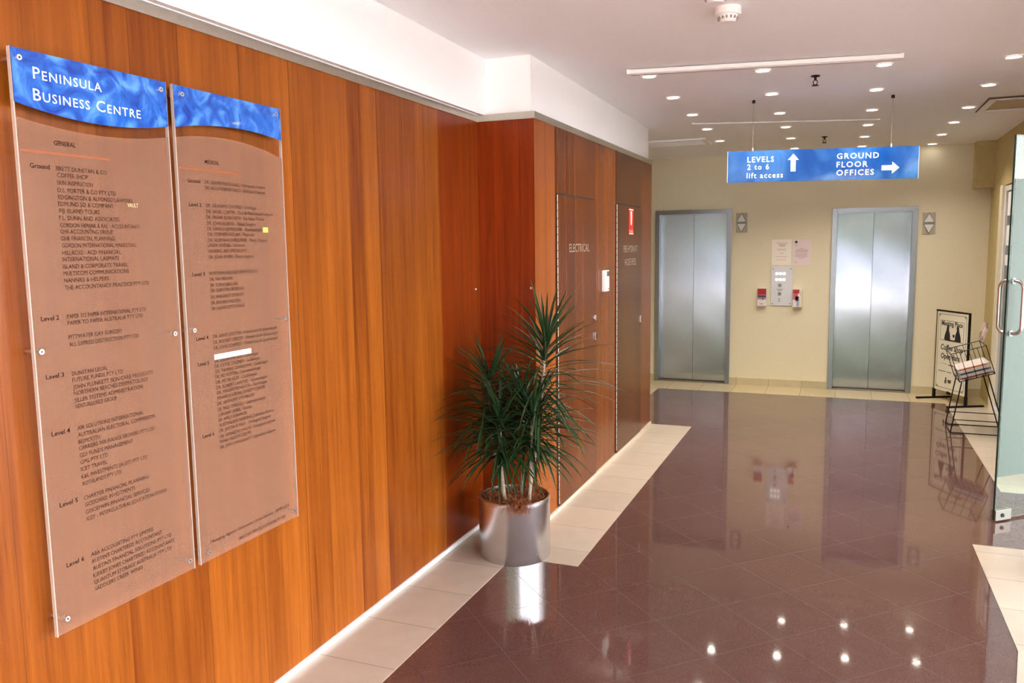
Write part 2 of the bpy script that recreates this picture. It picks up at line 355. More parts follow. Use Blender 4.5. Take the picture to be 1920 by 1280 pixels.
def tube(bm, pts, r, n=8, closed=False, radii=None):
    pts = [Vector(p) for p in pts]; rings = []; k = len(pts)
    prev = None
    for i, p in enumerate(pts):
        if closed: t = (pts[(i+1) % k]-pts[i-1]).normalized()
        else: t = (pts[min(i+1, k-1)]-pts[max(i-1, 0)]).normalized()
        if prev is None: a = t.orthogonal().normalized()
        else: a = (prev - t*prev.dot(t)).normalized()
        prev = a; b = t.cross(a); rr = radii[i] if radii else r
        rings.append([bm.verts.new(p + (a*math.cos(2*math.pi*j/n)+b*math.sin(2*math.pi*j/n))*rr) for j in range(n)])
    for i in range(k if closed else k-1):
        A, B = rings[i], rings[(i+1) % k]
        for j in range(n): bm.faces.new((A[j], A[(j+1) % n], B[(j+1) % n], B[j]))
    if not closed:
        bm.faces.new(rings[0][::-1]); bm.faces.new(rings[-1])
def lathe(bm, prof, n=48, c=(0, 0, 0)):
    rings = []
    for r, z in prof:
        if r < 1e-6: rings.append([bm.verts.new((c[0], c[1], c[2]+z))])
        else: rings.append([bm.verts.new((c[0]+r*math.cos(2*math.pi*j/n), c[1]+r*math.sin(2*math.pi*j/n), c[2]+z)) for j in range(n)])
    for A, B in zip(rings, rings[1:]):
        for j in range(n):
            q = [A[j % len(A)], A[(j+1) % n % len(A)], B[(j+1) % n % len(B)], B[j % len(B)]]
            u = []
            for v in q:
                if v not in u: u.append(v)
            if len(u) > 2: bm.faces.new(u)
def prism(bm, poly, org, ax_u, ax_v, depth):
    """polygon in the plane org + a*ax_u + b*ax_v, thickened along ax_u x ax_v by depth"""
    org, ax_u, ax_v = Vector(org), Vector(ax_u), Vector(ax_v); n = ax_u.cross(ax_v).normalized()*depth
    A = [bm.verts.new(org+ax_u*a+ax_v*b) for a, b in poly]; B = [bm.verts.new(org+ax_u*a+ax_v*b+n) for a, b in poly]
    k = len(poly)
    bm.faces.new(A[::-1]); bm.faces.new(B)
    for i in range(k): bm.faces.new((A[i], A[(i+1) % k], B[(i+1) % k], B[i]))
def obj(name, bm, m, parent=None, smooth=False, **props):
    bmesh.ops.recalc_face_normals(bm, faces=bm.faces)
    me = bpy.data.meshes.new(name); bm.to_mesh(me); bm.free()
    for x in (m if isinstance(m, (list, tuple)) else [m]): me.materials.append(x)
    if smooth:
        me.polygons.foreach_set('use_smooth', [True]*len(me.polygons))
        try: me.set_sharp_from_angle(angle=R(35))
        except Exception: pass
    o = bpy.data.objects.new(name, me); C.objects.link(o)
    if parent:
        o.parent = parent
        o.matrix_parent_inverse = parent.matrix_basis.inverted()   # parts are modelled in place
    for k, v in props.items(): o[k] = v
    return o
def lobj(name, bm, m, parent, smooth=False, **props):               # a part modelled in its parent's own coordinates
    o = obj(name, bm, m, None, smooth, **props); o.parent = parent; return o
def thing(name, label, cat, loc=(0, 0, 0), rz=0.0, group=None, kind=None):
    o = bpy.data.objects.new(name, None); o.empty_display_size = 0.1; C.objects.link(o); o.location = loc; o.rotation_euler = (0, 0, rz)
    return tag(o, label, cat, group, kind)
def tag(o, label=None, cat=None, group=None, kind=None):
    if label: o['label'] = label
    if cat: o['category'] = cat
    if group: o['group'] = group
    if kind: o['kind'] = kind
    return o
def B(): return bmesh.new()
def dup(root, loc, label=None, rz=None, group=None):
    r = root.copy(); C.objects.link(r); r.location = loc
    if rz is not None: r.rotation_euler = (0, 0, rz)
    if label: r['label'] = label
    if group: r['group'] = group
    for ch in list(root.children):
        c = ch.copy(); C.objects.link(c); c.parent = r
        for g in list(ch.children):
            d = g.copy(); C.objects.link(d); d.parent = c
    return r

_tc = {}
def text_verts(s, bold=0.0, small_caps=False, sp=1.0):
    key = (s, bold, small_caps, sp)
    if key in _tc: return _tc[key]
    cu = bpy.data.curves.new('lettering', 'FONT'); cu.body = s; cu.resolution_u = 2; cu.offset = bold; cu.size = 1.0; cu.space_character = sp
    if small_caps:
        cu.small_caps_scale = 0.78
        for ch, f in zip(s, cu.body_format):
            if ch.islower(): f.use_small_caps = True
    o = bpy.data.objects.new('lettering', cu); C.objects.link(o)
    dg = bpy.context.evaluated_depsgraph_get(); dg.update()
    me = bpy.data.meshes.new_from_object(o.evaluated_get(dg))
    vs = [v.co.copy() for v in me.vertices]; fs = [tuple(p.vertices) for p in me.polygons]
    bpy.data.objects.remove(o); bpy.data.curves.remove(cu); bpy.data.meshes.remove(me)
    _tc[key] = (vs, fs); return vs, fs
def text(bm, s, org, ax_u, ax_v, width=None, cap=None, bold=0.0, small_caps=False, center=False, mi=0, sp=1.0):
    """lettering laid in the plane of ax_u, ax_v: left baseline at org, fitted to a width and a capital height"""
    vs, fs = text_verts(s, bold, small_caps, sp)
    if not vs: return
    x0 = min(v.x for v in vs); x1 = max(v.x for v in vs)
    sx = (width/(x1-x0)) if width else (cap/0.70)
    sy = (cap/0.70) if cap else sx
    org, ax_u, ax_v = Vector(org), Vector(ax_u), Vector(ax_v)
    sh = -(x1-x0)*sx/2 if center else 0
    nv = [bm.verts.new(org + ax_u*((v.x-x0)*sx+sh) + ax_v*(v.y*sy)) for v in vs]
    for f in fs:
        try: bm.faces.new([nv[i] for i in f]).material_index = mi
        except ValueError: pass

X, Y, Z = Vector((1, 0, 0)), Vector((0, 1, 0)), Vector((0, 0, 1))
ceil_z = lambda y: 2.823-(y-4.5)*0.0105

# ------------------------------------------------------------ setting
YE, A, YC, YE2, YS = 10.147, 0.36, 4.494, 7.636, 9.601
H_W = 2.461
STRUCT = dict(kind='structure')
bm = B(); box(bm, -3.0, 8.0, -3.0, 12.0, -0.2, 0.0)
floor = obj('floor', bm, GRANITE, kind='structure', label='polished brown granite tile floor laid on the diagonal', category='floor')
def strip(poly, m, z=0.002):
    bm = B(); prism(bm, poly, (0, 0, 0.0), X, Y, z); return obj('border_strip', bm, m, floor)
strip([(0.0, -2.4), (0.380, -2.4), (0.380, 4.040), (0.759, 4.040), (0.759, YE2), (A, YE2), (A, YC), (0.0, YC)], BEIGE_Y)
strip([(-0.35, YS), (-0.35, YE), (3.50, YE), (3.50, YS), (3.101, YS)], BEIGE_X)
strip([(3.101, YS), (3.50, YS), (3.50, 6.30), (3.101, 6.30)], BEIGE_Y)
strip([(2.778, 3.81), (2.778, 5.127), (3.30, 5.127), (3.30, -2.4), (2.40, -2.4), (2.70, 3.40)], BEIGE_Y)
strip([(-0.35, 7.7), (-0.35, YS), (0.03, YS), (0.03, 7.7)], BEIGE_Y)

bm = B()
vs = [bm.verts.new(p) for p in [(-2.0, -2.5, 2.897), (6.5, -2.5, 2.897), (6.5, 11.0, 2.755), (-2.0, 11.0, 2.755)]]
vt = [bm.verts.new(v.co+Vector((0, 0, 0.12))) for v in vs]
bm.faces.new(vs); bm.faces.new(vt)
for i in range(4): bm.faces.new((vs[i], vs[(i+1) % 4], vt[(i+1) % 4], vt[i]))
obj('ceiling', bm, PAINT, kind='structure', label='white plaster ceiling', category='ceiling')

# left wall: veneered wall with a return, then the cupboard wall; white bulkhead above
wl = tag(thing('wall_left', 'wood veneer panelled left wall', 'wall'), kind='structure')
bm = B(); box(bm, -0.15, 0.0, -2.5, 3.98, 0.0, H_W); obj('veneer_panel', bm, W_LEFT, wl)
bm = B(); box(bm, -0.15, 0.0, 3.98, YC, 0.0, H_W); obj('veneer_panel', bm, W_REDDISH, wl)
wc_ = tag(thing('wall_cupboard', 'short veneer return and darker veneer wall with the cupboard doors', 'wall'), kind='structure')
bm = B(); box(bm, -0.15, A-0.001, YC, YC+0.36, 0.0, H_W); obj('veneer_panel', bm, W_RETURN, wc_)
bm = B(); box(bm, A-0.001, A, YC, YC+0.36, 0.0, H_W); obj('veneer_panel', bm, W_STRIP, wc_)
D1 = (4.875, 5.741); D2 = (6.333, 7.189)
bm = B(); box(bm, 0.10, A, YC+0.36, YE2, 0.0, H_W); obj('veneer_panel', bm, W_WALL2, wc_)
for (a, b), m in ((D1, W_DOOR1), (D2, W_DOOR2)):
    bm = B(); box(bm, A, A+0.003, a, b, 2.058, H_W); obj('transom_panel', bm, m, wc_)
# white bulkhead
bm = B(); box(bm, -0.15, 0.045, -2.5, YC+0.028, 2.499, 2.90); obj('bulkhead', bm, BULK, wl)
bm = B(); box(bm, -0.15, A-0.028, YC+0.028, YE2-0.03, 2.499, 2.86); obj('bulkhead', bm, BULK, wc_)
# metal capping strip between veneer and bulkhead
cap = tag(thing('trim_1', 'thin grey metal capping strip along top of wood panelling', 'trim'), kind='structure')
bm = B(); box(bm, -0.14, 0.006, -2.5, YC-0.006, H_W, 2.500); obj('capping', bm, ALU, cap)
bm = B(); box(bm, -0.14, A+0.006, YC-0.006, YE2+0.004, H_W, 2.500); obj('capping', bm, ALU, cap)
bm = B(); box(bm, -0.10, 0.016, -2.5, YC-0.016, 2.4955, 2.4988); obj('lip', bm, WHITE_TRIM, cap)
# skirting strip
bl = tag(thing('baseboard_left', 'thin white metal skirting strip under the wood panelling', 'skirting'), kind='structure')
bm = B(); box(bm, 0.0, 0.012, -2.4, YC, 0.0, 0.026, 0.002); obj('skirting_strip', bm, WHITE_TRIM, bl)
bm = B(); box(bm, 0.012, A+0.012, YC-0.012, YC, 0.0, 0.026, 0.002); obj('skirting_strip', bm, WHITE_TRIM, bl)
bm = B(); box(bm, A, A+0.014, YC-0.012, YE2, 0.0, 0.028, 0.002); obj('skirting_strip', bm, simple('cream_trim', srgb(190, 178, 160), 0.5), bl)

# end wall and the lobby walls
bm = B()
L1 = (-0.138, 0.790); L2 = (1.915, 2.802)
for x0, x1, z0, z1 in ((-0.6, L1[0], 0, 2.9), (L1[0], L1[1], 2.13, 2.9), (L1[1], L2[0], 0, 2.9), (L2[0], L2[1], 2.11, 2.9), (L2[1], 3.7, 0, 2.9)):
    box(bm, x0, x1, YE, YE+0.25, z0, z1)
obj('wall_back', bm, CREAM, kind='structure', label='cream painted end wall with two lifts', category='wall')
bm = B(); box(bm, -0.55, -0.35, YE2-0.1, YE, 0, 2.9); box(bm, -0.55, 0.1, YE2-0.3, YE2-0.1, 0, 2.9)
obj('wall_side', bm, CREAM, kind='structure', label='cream lobby side wall behind the wood panelling', category='wall')
bm = B()
for x0, x1 in ((-0.35, L1[0]), (L1[1], L2[0]), (L2[1], 3.5)): box(bm, x0, x1, YE-0.012, YE, 0.0, 0.088, 0.002)
obj('baseboard_back', bm, SKIRT, kind='structure', label='beige tile skirting along the end wall', category='skirting')

# right wall beyond the glass door: tan wall, cream reveal, glazed opening, bulkhead above
bm = B()
box(bm, 3.50, 3.75, 9.46, YE, 0, 2.9)
box(bm, 3.50, 3.75, 6.60, 9.46, 2.262, 2.9)
box(bm, 3.50, 3.75, 6.40, 6.60, 0, 2.9)
obj('wall_right', bm, OLIVE, kind='structure', label='tan right wall beside the end wall', category='wall')
bm = B(); box(bm, 3.318, 3.50, 9.99, YE, 2.277, 2.79); obj('trim_2', bm, OLIVE, kind='structure', label='square boxed nib under the ceiling in the far right corner', category='trim')
w1 = tag(thing('window_1', 'tall glazed panel with white blocks in aluminium frame beside glass door', 'window'), kind='structure')
bm = B(); box(bm, 3.475, 3.54, 9.33, 9.46, 0.0, 2.262, 0.004); obj('reveal', bm, CREAM, w1)
bm = B(); box(bm, 3.50, 3.532, 9.27, 9.33, 0.0, 2.25, 0.002); box(bm, 3.50, 3.56, 6.62, 6.72, 0.0, 2.24, 0.003); box(bm, 3.505, 3.532, 6.72, 9.27, 2.20, 2.25); box(bm, 3.505, 3.532, 6.72, 9.27, 0.0, 0.05)
obj('frame', bm, simple('white_aluminium', srgb(236, 236, 236), 0.3, 0.2), w1)
bm = B(); box(bm, 3.527, 3.532, 9.255, 9.27, 0.05, 2.20); obj('gasket', bm, DARK, w1)
bm = B(); box(bm, 3.522, 3.528, 6.72, 9.255, 0.05, 2.20); obj('pane', bm, clear_glass('grey_glass', (0.55, 0.6, 0.55, 1)), w1)
WB = simple('white_block_film', srgb(245, 244, 245), 0.5)
for z0, z1 in ((1.958, 2.185), (1.671, 1.865), (1.478, 1.579)):
    bm = B(); box(bm, 3.517, 3.521, 8.20, 9.25, z0, z1); obj('white_block', bm, WB, w1)
# corridor to the right, seen only dimly through the glass
bm = B(); box(bm, 6.3, 6.5, 6.4, 10.4, 0, 2.9); box(bm, 3.75, 6.3, 10.2, 10.4, 0, 2.9); box(bm, 3.75, 6.3, 6.4, 6.6, 0, 2.9); obj('wall_office', bm, CREAM, kind='structure')
# near side glazing and the entrance behind the camera: only their light and reflections reach the picture
bm = B(); box(bm, 3.30, 3.45, -2.5, -2.0, 0, 2.9); box(bm, 3.30, 3.45, -2.0, 3.45, 2.5, 2.9); box(bm, 3.30, 3.45, 4.6, 4.95, 0, 2.9); box(bm, 3.30, 3.45, 3.45, 6.4, 2.5, 2.9)
for y in (-0.2, 1.6): box(bm, 3.33, 3.40, y-0.03, y+0.03, 0, 2.5)
obj('wall_entrance', bm, BULK, kind='structure')
bm = B(); box(bm, -0.15, 0.1, -2.65, -2.45, 0, 2.9); box(bm, 0.1, 3.45, -2.65, -2.45, 2.45, 2.9)
for x in (0.12, 1.25, 2.4, 3.4): box(bm, x-0.03, x+0.03, -2.6, -2.5, 0, 2.65)
obj('wall_front', bm, BULK, kind='structure')
bm = B(); box(bm, -14, 14, -10, -3.0, -0.3, -0.04); obj('floor_bounce', bm, simple('bounce_paving', srgb(214, 206, 196), 0.9), kind='structure')  # unseen pale slab, added to bounce daylight up onto the ceiling
bm = B(); box(bm, -40, 40, -45, -3.0, -0.3, -0.06); box(bm, 8.0, 40, -3.0, 40, -0.3, -0.06)
obj('floor_outside', bm, simple('paving', srgb(128, 130, 134), 0.9), kind='structure')
bm = B(); random.seed(3)
bmesh.ops.create_grid(bm, x_segments=90, y_segments=36, size=0.5)
for v in bm.verts:
    a, b = v.co.x, v.co.y+0.5
    p = Vector((a*60+1, -40, b*15.0+0.8)); n = noise.noise(p*1.1)*0.9+noise.noise(p*3.1)*0.4
    v.co = Vector((p.x, p.y+n-math.cos(b*math.pi*0.5)*-0.2, p.z+(0.6*noise.noise(p*0.7) if b > 0.9 else 0)))
hedge = obj('hedge', bm, HEDGE)
bm = B(); box(bm, -30, 30, -39.0, -38.6, -0.06, 1.0); obj('wall_garden', bm, simple('garden_wall', srgb(160, 165, 172), 0.9), kind='structure')
tag(hedge, 'green hedge outside the entrance, seen in the lift doors', 'hedge')

# ------------------------------------------------------------ cupboard doors in the wood wall
def lock(parent, y, z):
    bm = B(); cyl(bm, (A+0.012, y, z), (A+0.022, y, z), 0.021, 0.019, 20); o = obj('lock', bm, CHROME, parent, True)
    bm = B(); box(bm, A+0.022, A+0.024, y-0.002, y+0.002, z-0.009, z+0.009); obj('keyhole', bm, DARK, o)
def pull(parent, y, z):
    bm = B(); box(bm, A+0.012, A+0.020, y-0.02, y+0.02, z-0.03, z+0.03, 0.004); o = obj('latch', bm, CHROME, parent, True)
    bm = B(); box(bm, A+0.020, A+0.0215, y+0.002, y+0.016, z-0.02, z+0.02); obj('finger_slot', bm, DARK, o)
def cupboard(n, d, m, label, lines):
    t = tag(thing('door_%d' % n, label, 'door', (A, (d[0]+d[1])/2, 0)), kind='structure')
    bm = B(); box(bm, A, A+0.003, d[0]+0.002, d[1]+0.003, 0.03, 2.058); obj('rebate', bm, DARK, t)
    bm = B(); box(bm, A+0.001, A+0.012, d[0]+0.008, d[1], 0.034, 2.046, 0.0015); obj('leaf', bm, m, t)
    bm = B()
    for k in range(40):
        z = 0.05+k*0.05
        tube(bm, [(A+0.010, d[0]+0.001, z), (A+0.010, d[0]+0.001, z+0.045)], 0.0028, 8)
    obj('piano_hinge', bm, simple('bright_hinge', srgb(214, 200, 184), 0.35, 0.6), t)
    for s, y, z, w, c in lines:
        bm = B(); text(bm, s, (A+0.0128, y, z), Y, Z, w, c, 0.012); obj('lettering', bm, SILVER_PRINT, t)
    return t
d1 = cupboard(1, D1, W_DOOR1, 'brown wood cupboard door lettered ELECTRICAL', [('ELECTRICAL', 5.105, 1.685, 0.455, 0.054)])
pull(d1, 5.708, 1.066); lock(d1, 5.708, 1.200)
d2 = cupboard(2, D2, W_DOOR2, 'darker wood cupboard door with red fire sign, far end of panelling', [('FIRE HYDRANT', 6.535, 1.665, 0.48, 0.056), ('HOSE REEL', 6.58, 1.555, 0.40, 0.056)])
pull(d2, 7.15, 1.064)

# red fire sign on the second cupboard door
fs = thing('fire_sign', 'narrow red fire sign at top of the darker cupboard door', 'sign', (A+0.013, 6.82, 1.81))
bm = B(); box(bm, A+0.0125, A+0.016, 6.705, 6.855, 1.812, 2.026, 0.001); obj('sign_panel', bm, RED, fs)
bm = B(); box(bm, A+0.016, A+0.0166, 6.705, 6.855, 2.014, 2.024); box(bm, A+0.016, A+0.0166, 6.705, 6.855, 1.814, 1.822)
prism(bm, [(6.755, 2.005), (6.805, 2.005), (6.797, 1.89), (6.763, 1.89)], (A+0.016, 0, 0), Y, Z, 0.0006); obj('white_mark', bm, simple('sign_white', srgb(250, 225, 215), 0.5), fs)
bm = B(); box(bm, A+0.016, A+0.0165, 6.715, 6.845, 1.825, 1.848); obj('caption_bar', bm, simple('sign_pink', srgb(226, 120, 100), 0.5), fs)

# wall controller (white handset) between the doors
wc = thing('wall_controller', 'slim white wall controller with dark display between the cupboard doors', 'controller', (A, 6.03, 1.377))
bm = B(); box(bm, A+0.0005, A+0.030, 5.925, 6.035, 1.378, 1.537, 0.006); obj('body', bm, WHITE_PL, wc, True)
bm = B(); box(bm, A+0.030, A+0.032, 5.965, 6.030, 1.492, 1.53, 0.001); obj('display', bm, simple('dark_display', srgb(70, 66, 66), 0.2), wc)
bm = B(); cyl(bm, (A+0.029, 6.005, 1.396), (A+0.033, 6.005, 1.396), 0.006, n=12); obj('button', bm, DARK, wc)
# two small bright screw heads left in the veneer near the corner
for nm, p, q, lb in (('a', (0.0, 4.434, 1.475), (0.006, 4.434, 1.475), 'small bright screw head in left veneer behind the plant'), ('b', (0.333, 4.494, 1.481), (0.333, 4.488, 1.481), 'small bright screw head on the short return panel above the plant')):
    bm = B(); cyl(bm, p, q, 0.008, 0.006, 12); tag(obj('screw', bm, CHROME, None, True), lb, 'screw')

# ------------------------------------------------------------ directory boards
def arc(pts, y0, y1, n=24):
    """smooth curve through measured (y, z) points by Lagrange on three of them"""
    (a, fa), (b, fb), (c, fc) = pts
    out = []
    for i in range(n+1):
        y = y0+(y1-y0)*i/n
        out.append((y, fa*(y-b)*(y-c)/((a-b)*(a-c))+fb*(y-a)*(y-c)/((b-a)*(b-c))+fc*(y-a)*(y-b)/((c-a)*(c-b))))
    return out
def board(label, y0, y1, hdr, flm, bolts, rule, lines, capz, extra):
    ztop, zbot = 2.2555, 0.669
    t = thing('directory_board', label, 'directory', (0.0, (y0+y1)/2, zbot))
    bm = B(); box(bm, 0.040, 0.050, y0, y1, zbot, ztop, 0.001); obj('acrylic_sheet', bm, ACRYLIC, t)
    bm = B()
    for a, b in ((y0, y0+0.0025), (y1-0.0025, y1)): box(bm, 0.0395, 0.0508, a, b, zbot, ztop)
    obj('polished_edge', bm, EDGE, t)
    h = arc(hdr, y0+0.001, y1-0.001)
    bm = B(); prism(bm, [(y0+0.001, ztop-0.001)]+h+[(y1-0.001, ztop-0.001)], (0.0502, 0, 0), Y, Z, 0.0006); obj('blue_header', bm, HEADER, t)
    f = arc(flm, y0+0.003, y1-0.003)
    bm = B(); prism(bm, [(y0+0.003, zbot+0.002)]+[(y1-0.003, zbot+0.002)]+f[::-1], (0.0502, 0, 0), Y, Z, 0.0004); obj('frosted_film', bm, FROST, t)
    bm = B(); box(bm, 0.0507, 0.0511, rule[0], rule[1], rule[2]-0.003, rule[2]+0.003); obj('rule_line', bm, RULE, t)
    bm = None; last = None
    for r in lines:
        bold = len(r) > 4
        if bm is None or bold or abs(r[2]-last) > 0.022:
            if bm: obj('lettering', bm, BLACK_PRINT, t)
            bm = B()
        last = r[2] if not bold else last if last is None else r[2]
        text(bm, r[0], (0.0511, r[1], r[2]-0.0055), Y, Z, r[3], 0.0120 if not bold else 0.0128, 0.012 if bold else 0.0)
        if bold: obj('lettering', bm, BLACK_PRINT, t); bm = None
    if bm: obj('lettering', bm, BLACK_PRINT, t)
    for y, z in bolts:
        bm = B(); cyl(bm, (0.0, y, z), (0.040, y, z), 0.007, n=16); cyl(bm, (0.0505, y, z), (0.058, y, z), 0.0085, 0.0075, 20)
        o = obj('standoff', bm, CHROME, t, True)
        bm = B(); cyl(bm, (0.058, y, z), (0.0584, y, z), 0.0028, n=12); obj('socket', bm, DARK, o)
    extra(t)
    return t
def ex1(t):
    bm = B()
    text(bm, 'Peninsula', (0.0514, 1.564, 2.185), Y, Z, 0.214, 0.031, 0.002, True, sp=1.12)
    obj('title_lettering', bm, WHITE_PRINT, t); bm = B()
    text(bm, 'Business', (0.0514, 1.560, 2.129), Y, Z, 0.174, 0.031, 0.002, True, sp=1.12)
    obj('title_lettering', bm, WHITE_PRINT, t); bm = B()
    text(bm, 'Centre', (0.0514, 1.756, 2.129), Y, Z, 0.158, 0.031, 0.002, True, sp=1.12)
    obj('title_lettering', bm, WHITE_PRINT, t)
    bm = B(); text(bm, 'VAULT', (0.0514, 1.842, 1.862), Y, Z, 0.040, 0.012); obj('faded_sticker', bm, simple('pale_print', srgb(214, 196, 150), 0.6), t)
def ex2(t): pass
b1 = board('left frosted directory board titled in white on blue', 1.503, 2.023, ((1.486, 2.122), (1.72, 2.093), (2.001, 2.115)), ((1.489, 2.084), (1.748, 2.060), (2.002, 2.083)),
      ((1.524, 2.230), (1.995, 2.228), (1.520, 1.467), (1.992, 1.466), (1.533, 0.712), (1.996, 0.706)), (1.512, 1.788, 1.996), GENERAL_LINES, 0, ex1)
b2 = board('right frosted directory board headed MEDICAL under a plain blue band', 2.049, 2.584, ((2.045, 2.121), (2.328, 2.153), (2.566, 2.140)), ((2.047, 2.090), (2.28, 2.111), (2.567, 2.075)),
      ((2.083, 2.228), (2.552, 2.230), (2.077, 1.468), (2.552, 1.466), (2.083, 0.704), (2.555, 0.700)), (2.056, 2.335, 1.996), MEDICAL_LINES, 0, ex2)
st = thing('paper_strip', 'white paper name strip stuck on the right directory board', 'label', (0.051, 2.26, 1.36))
bm = B(); box(bm, 0.0512, 0.0522, 2.166, 2.353, 1.357, 1.375); obj('strip_backing', bm, WHITE_PRINT, st)
bm = B(); text(bm, '5C', (0.0526, 2.172, 1.3615), Y, Z, 0.012, 0.009); obj('lettering', bm, simple('grey_print', srgb(96, 94, 98), 0.6), st); bm = B(); text(bm, 'BONA VALE PSYCHOLOGY', (0.0526, 2.225, 1.3615), Y, Z, 0.120, 0.009); obj('lettering', bm, simple('grey_print', srgb(96, 94, 98), 0.6), st)
bm = B(); box(bm, 0.0512, 0.0520, 2.452, 2.479, 1.793, 1.811); tag(obj('sticker', bm, simple('yellow_sticker', srgb(240, 224, 90), 0.6)), 'small yellow sticker on the right directory board', 'sticker')

# ------------------------------------------------------------ lifts
def lift(n, label, x0, x1, h):
    t = tag(thing('door_%d' % n, label, 'lift door', ((x0+x1)/2, YE, 0)), kind='structure')
    fw, dp = 0.055, 0.13
    for a, b in ((x0, x0+fw), (x1-fw, x1)):
        bm = B(); box(bm, a, b, YE-0.018, YE+dp, 0.0, h, 0.002); obj('jamb', bm, FRAME, t)
    bm = B(); box(bm, x0+fw, x1-fw, YE-0.018, YE+dp, h-0.052, h, 0.002); obj('head', bm, FRAME, t)
    xm = (x0+x1)/2
    for a, b in ((x0+fw-0.03, xm-0.002), (xm+0.002, x1-fw+0.03)):
        bm = B()
        nx, nz = 8, 60
        g = [[bm.verts.new((a+(b-a)*i/nx, YE+0.09+0.0010*math.sin(z*7.0+i*0.35+n)*math.sin(z*2.3+n), z)) for i in range(nx+1)] for z in [0.018+(h-0.066)*k/nz for k in range(nz+1)]]
        bk = [[bm.verts.new((a if i == 0 else b, YE+0.118, z)) for i in range(2)] for z in (0.018, h-0.048)]
        for r0, r1 in zip(g, g[1:]):
            for i in range(nx): bm.faces.new((r0[i], r0[i+1], r1[i+1], r1[i]))
        bm.faces.new([r[0] for r in g][::-1]+[bk[0][0], bk[1][0]]); bm.faces.new([r[-1] for r in g]+[bk[1][1], bk[0][1]])
        bm.faces.new((bk[0][0], bk[0][1], bk[1][1], bk[1][0])); bm.faces.new(g[-1]+[bk[1][1], bk[1][0]]); bm.faces.new(g[0][::-1]+[bk[0][0], bk[0][1]])
        obj('door_panel', bm, STEEL, t, True)
    bm = B(); box(bm, x0+fw, x1-fw, YE-0.01, YE+0.125, 0.002, 0.010); obj('sill', bm, simple('sill_metal', srgb(150, 140, 120), 0.4, 0.8), t)
    bm = B(); box(bm, x0+fw-0.02, x1-fw+0.02, YE+0.121, YE+0.128, 0.0, h-0.05); obj('shaft_gap', bm, DARK, t)
    return t
lift(3, 'stainless steel double lift door nearest the wood panelling', L1[0], L1[1], 2.137)
lift(4, 'stainless steel double lift door nearest the coffee shop board', L2[0], L2[1], 2.108)
def indicator(x0, z0, label):
    t = thing('lift_indicator', label, 'indicator', (x0+0.066, YE, z0), group=None)
    bm = B(); box(bm, x0, x0+0.132, YE-0.010, YE-0.0005, z0, z0+0.235, 0.002); obj('plate', bm, simple('satin_plate', srgb(172, 168, 154), 0.5), t)
    for up in (True, False):
        c = z0+(0.130 if up else 0.105); dz = 0.092 if up else -0.092
        bm = B(); p = [(x0+0.016, c), (x0+0.116, c), (x0+0.066, c+dz)]
        prism(bm, p if up else p[::-1], (0, YE-0.018, 0), X, Z, 0.008)
        ar = obj('arrow', bm, simple('arrow_lens', srgb(222, 220, 216), 0.3), t)
        q = [(x0+0.008, c-(0.006 if up else -0.006)), (x0+0.124, c-(0.006 if up else -0.006)), (x0+0.066, c+dz*1.12)]
        bm = B(); prism(bm, q if up else q[::-1], (0, YE-0.0115, 0), X, Z, 0.0015); obj('arrow_rim', bm, simple('rim_grey', srgb(84, 80, 70), 0.5), ar)
indicator(0.838, 1.850, 'arrow indicator plate beside the left lift door')
indicator(2.846, 1.800, 'arrow indicator plate beside the right lift door')

cp = thing('lift_call_panel', 'steel lift call panel with six lit dots between the lifts', 'panel', (1.378, YE, 0.98))
bm = B(); box(bm, 1.256, 1.500, YE-0.012, YE-0.0005, 0.980, 1.445, 0.003); obj('plate', bm, simple('call_plate', srgb(208, 208, 214), 0.4, 0.3), cp)
for z in (1.360, 1.290):
    for x in (1.321, 1.363, 1.404):
        bm = B(); cyl(bm, (x, YE-0.012, z), (x, YE-0.0155, z), 0.0165, n=20); obj('lit_button', bm, LED, cp)
for z in (1.222, 1.122):
    bm = B(); box(bm, 1.340, 1.376, YE-0.018, YE-0.012, z-0.018, z+0.018, 0.003); obj('push_button', bm, simple('grey_button', srgb(140, 138, 134), 0.4, 0.5), cp)
for x, z in ((1.278, 1.418), (1.478, 1.418), (1.278, 1.003), (1.478, 1.003)):
    bm = B(); cyl(bm, (x, YE-0.012, z), (x, YE-0.015, z), 0.006, n=12); obj('screw_head', bm, DARK, cp)
for q in ((1.325, 1.170, 1.392, 1.176), (1.335, 1.158, 1.380, 1.163), (1.345, 1.055, 1.362, 1.066), (1.352, 1.040, 1.368, 1.047), (1.340, 1.026, 1.360, 1.033)):
    bm = B(); box(bm, q[0], q[2], YE-0.0128, YE-0.012, q[1], q[3]); obj('etched_mark', bm, simple('etched_grey', srgb(120, 116, 118), 0.6), cp)

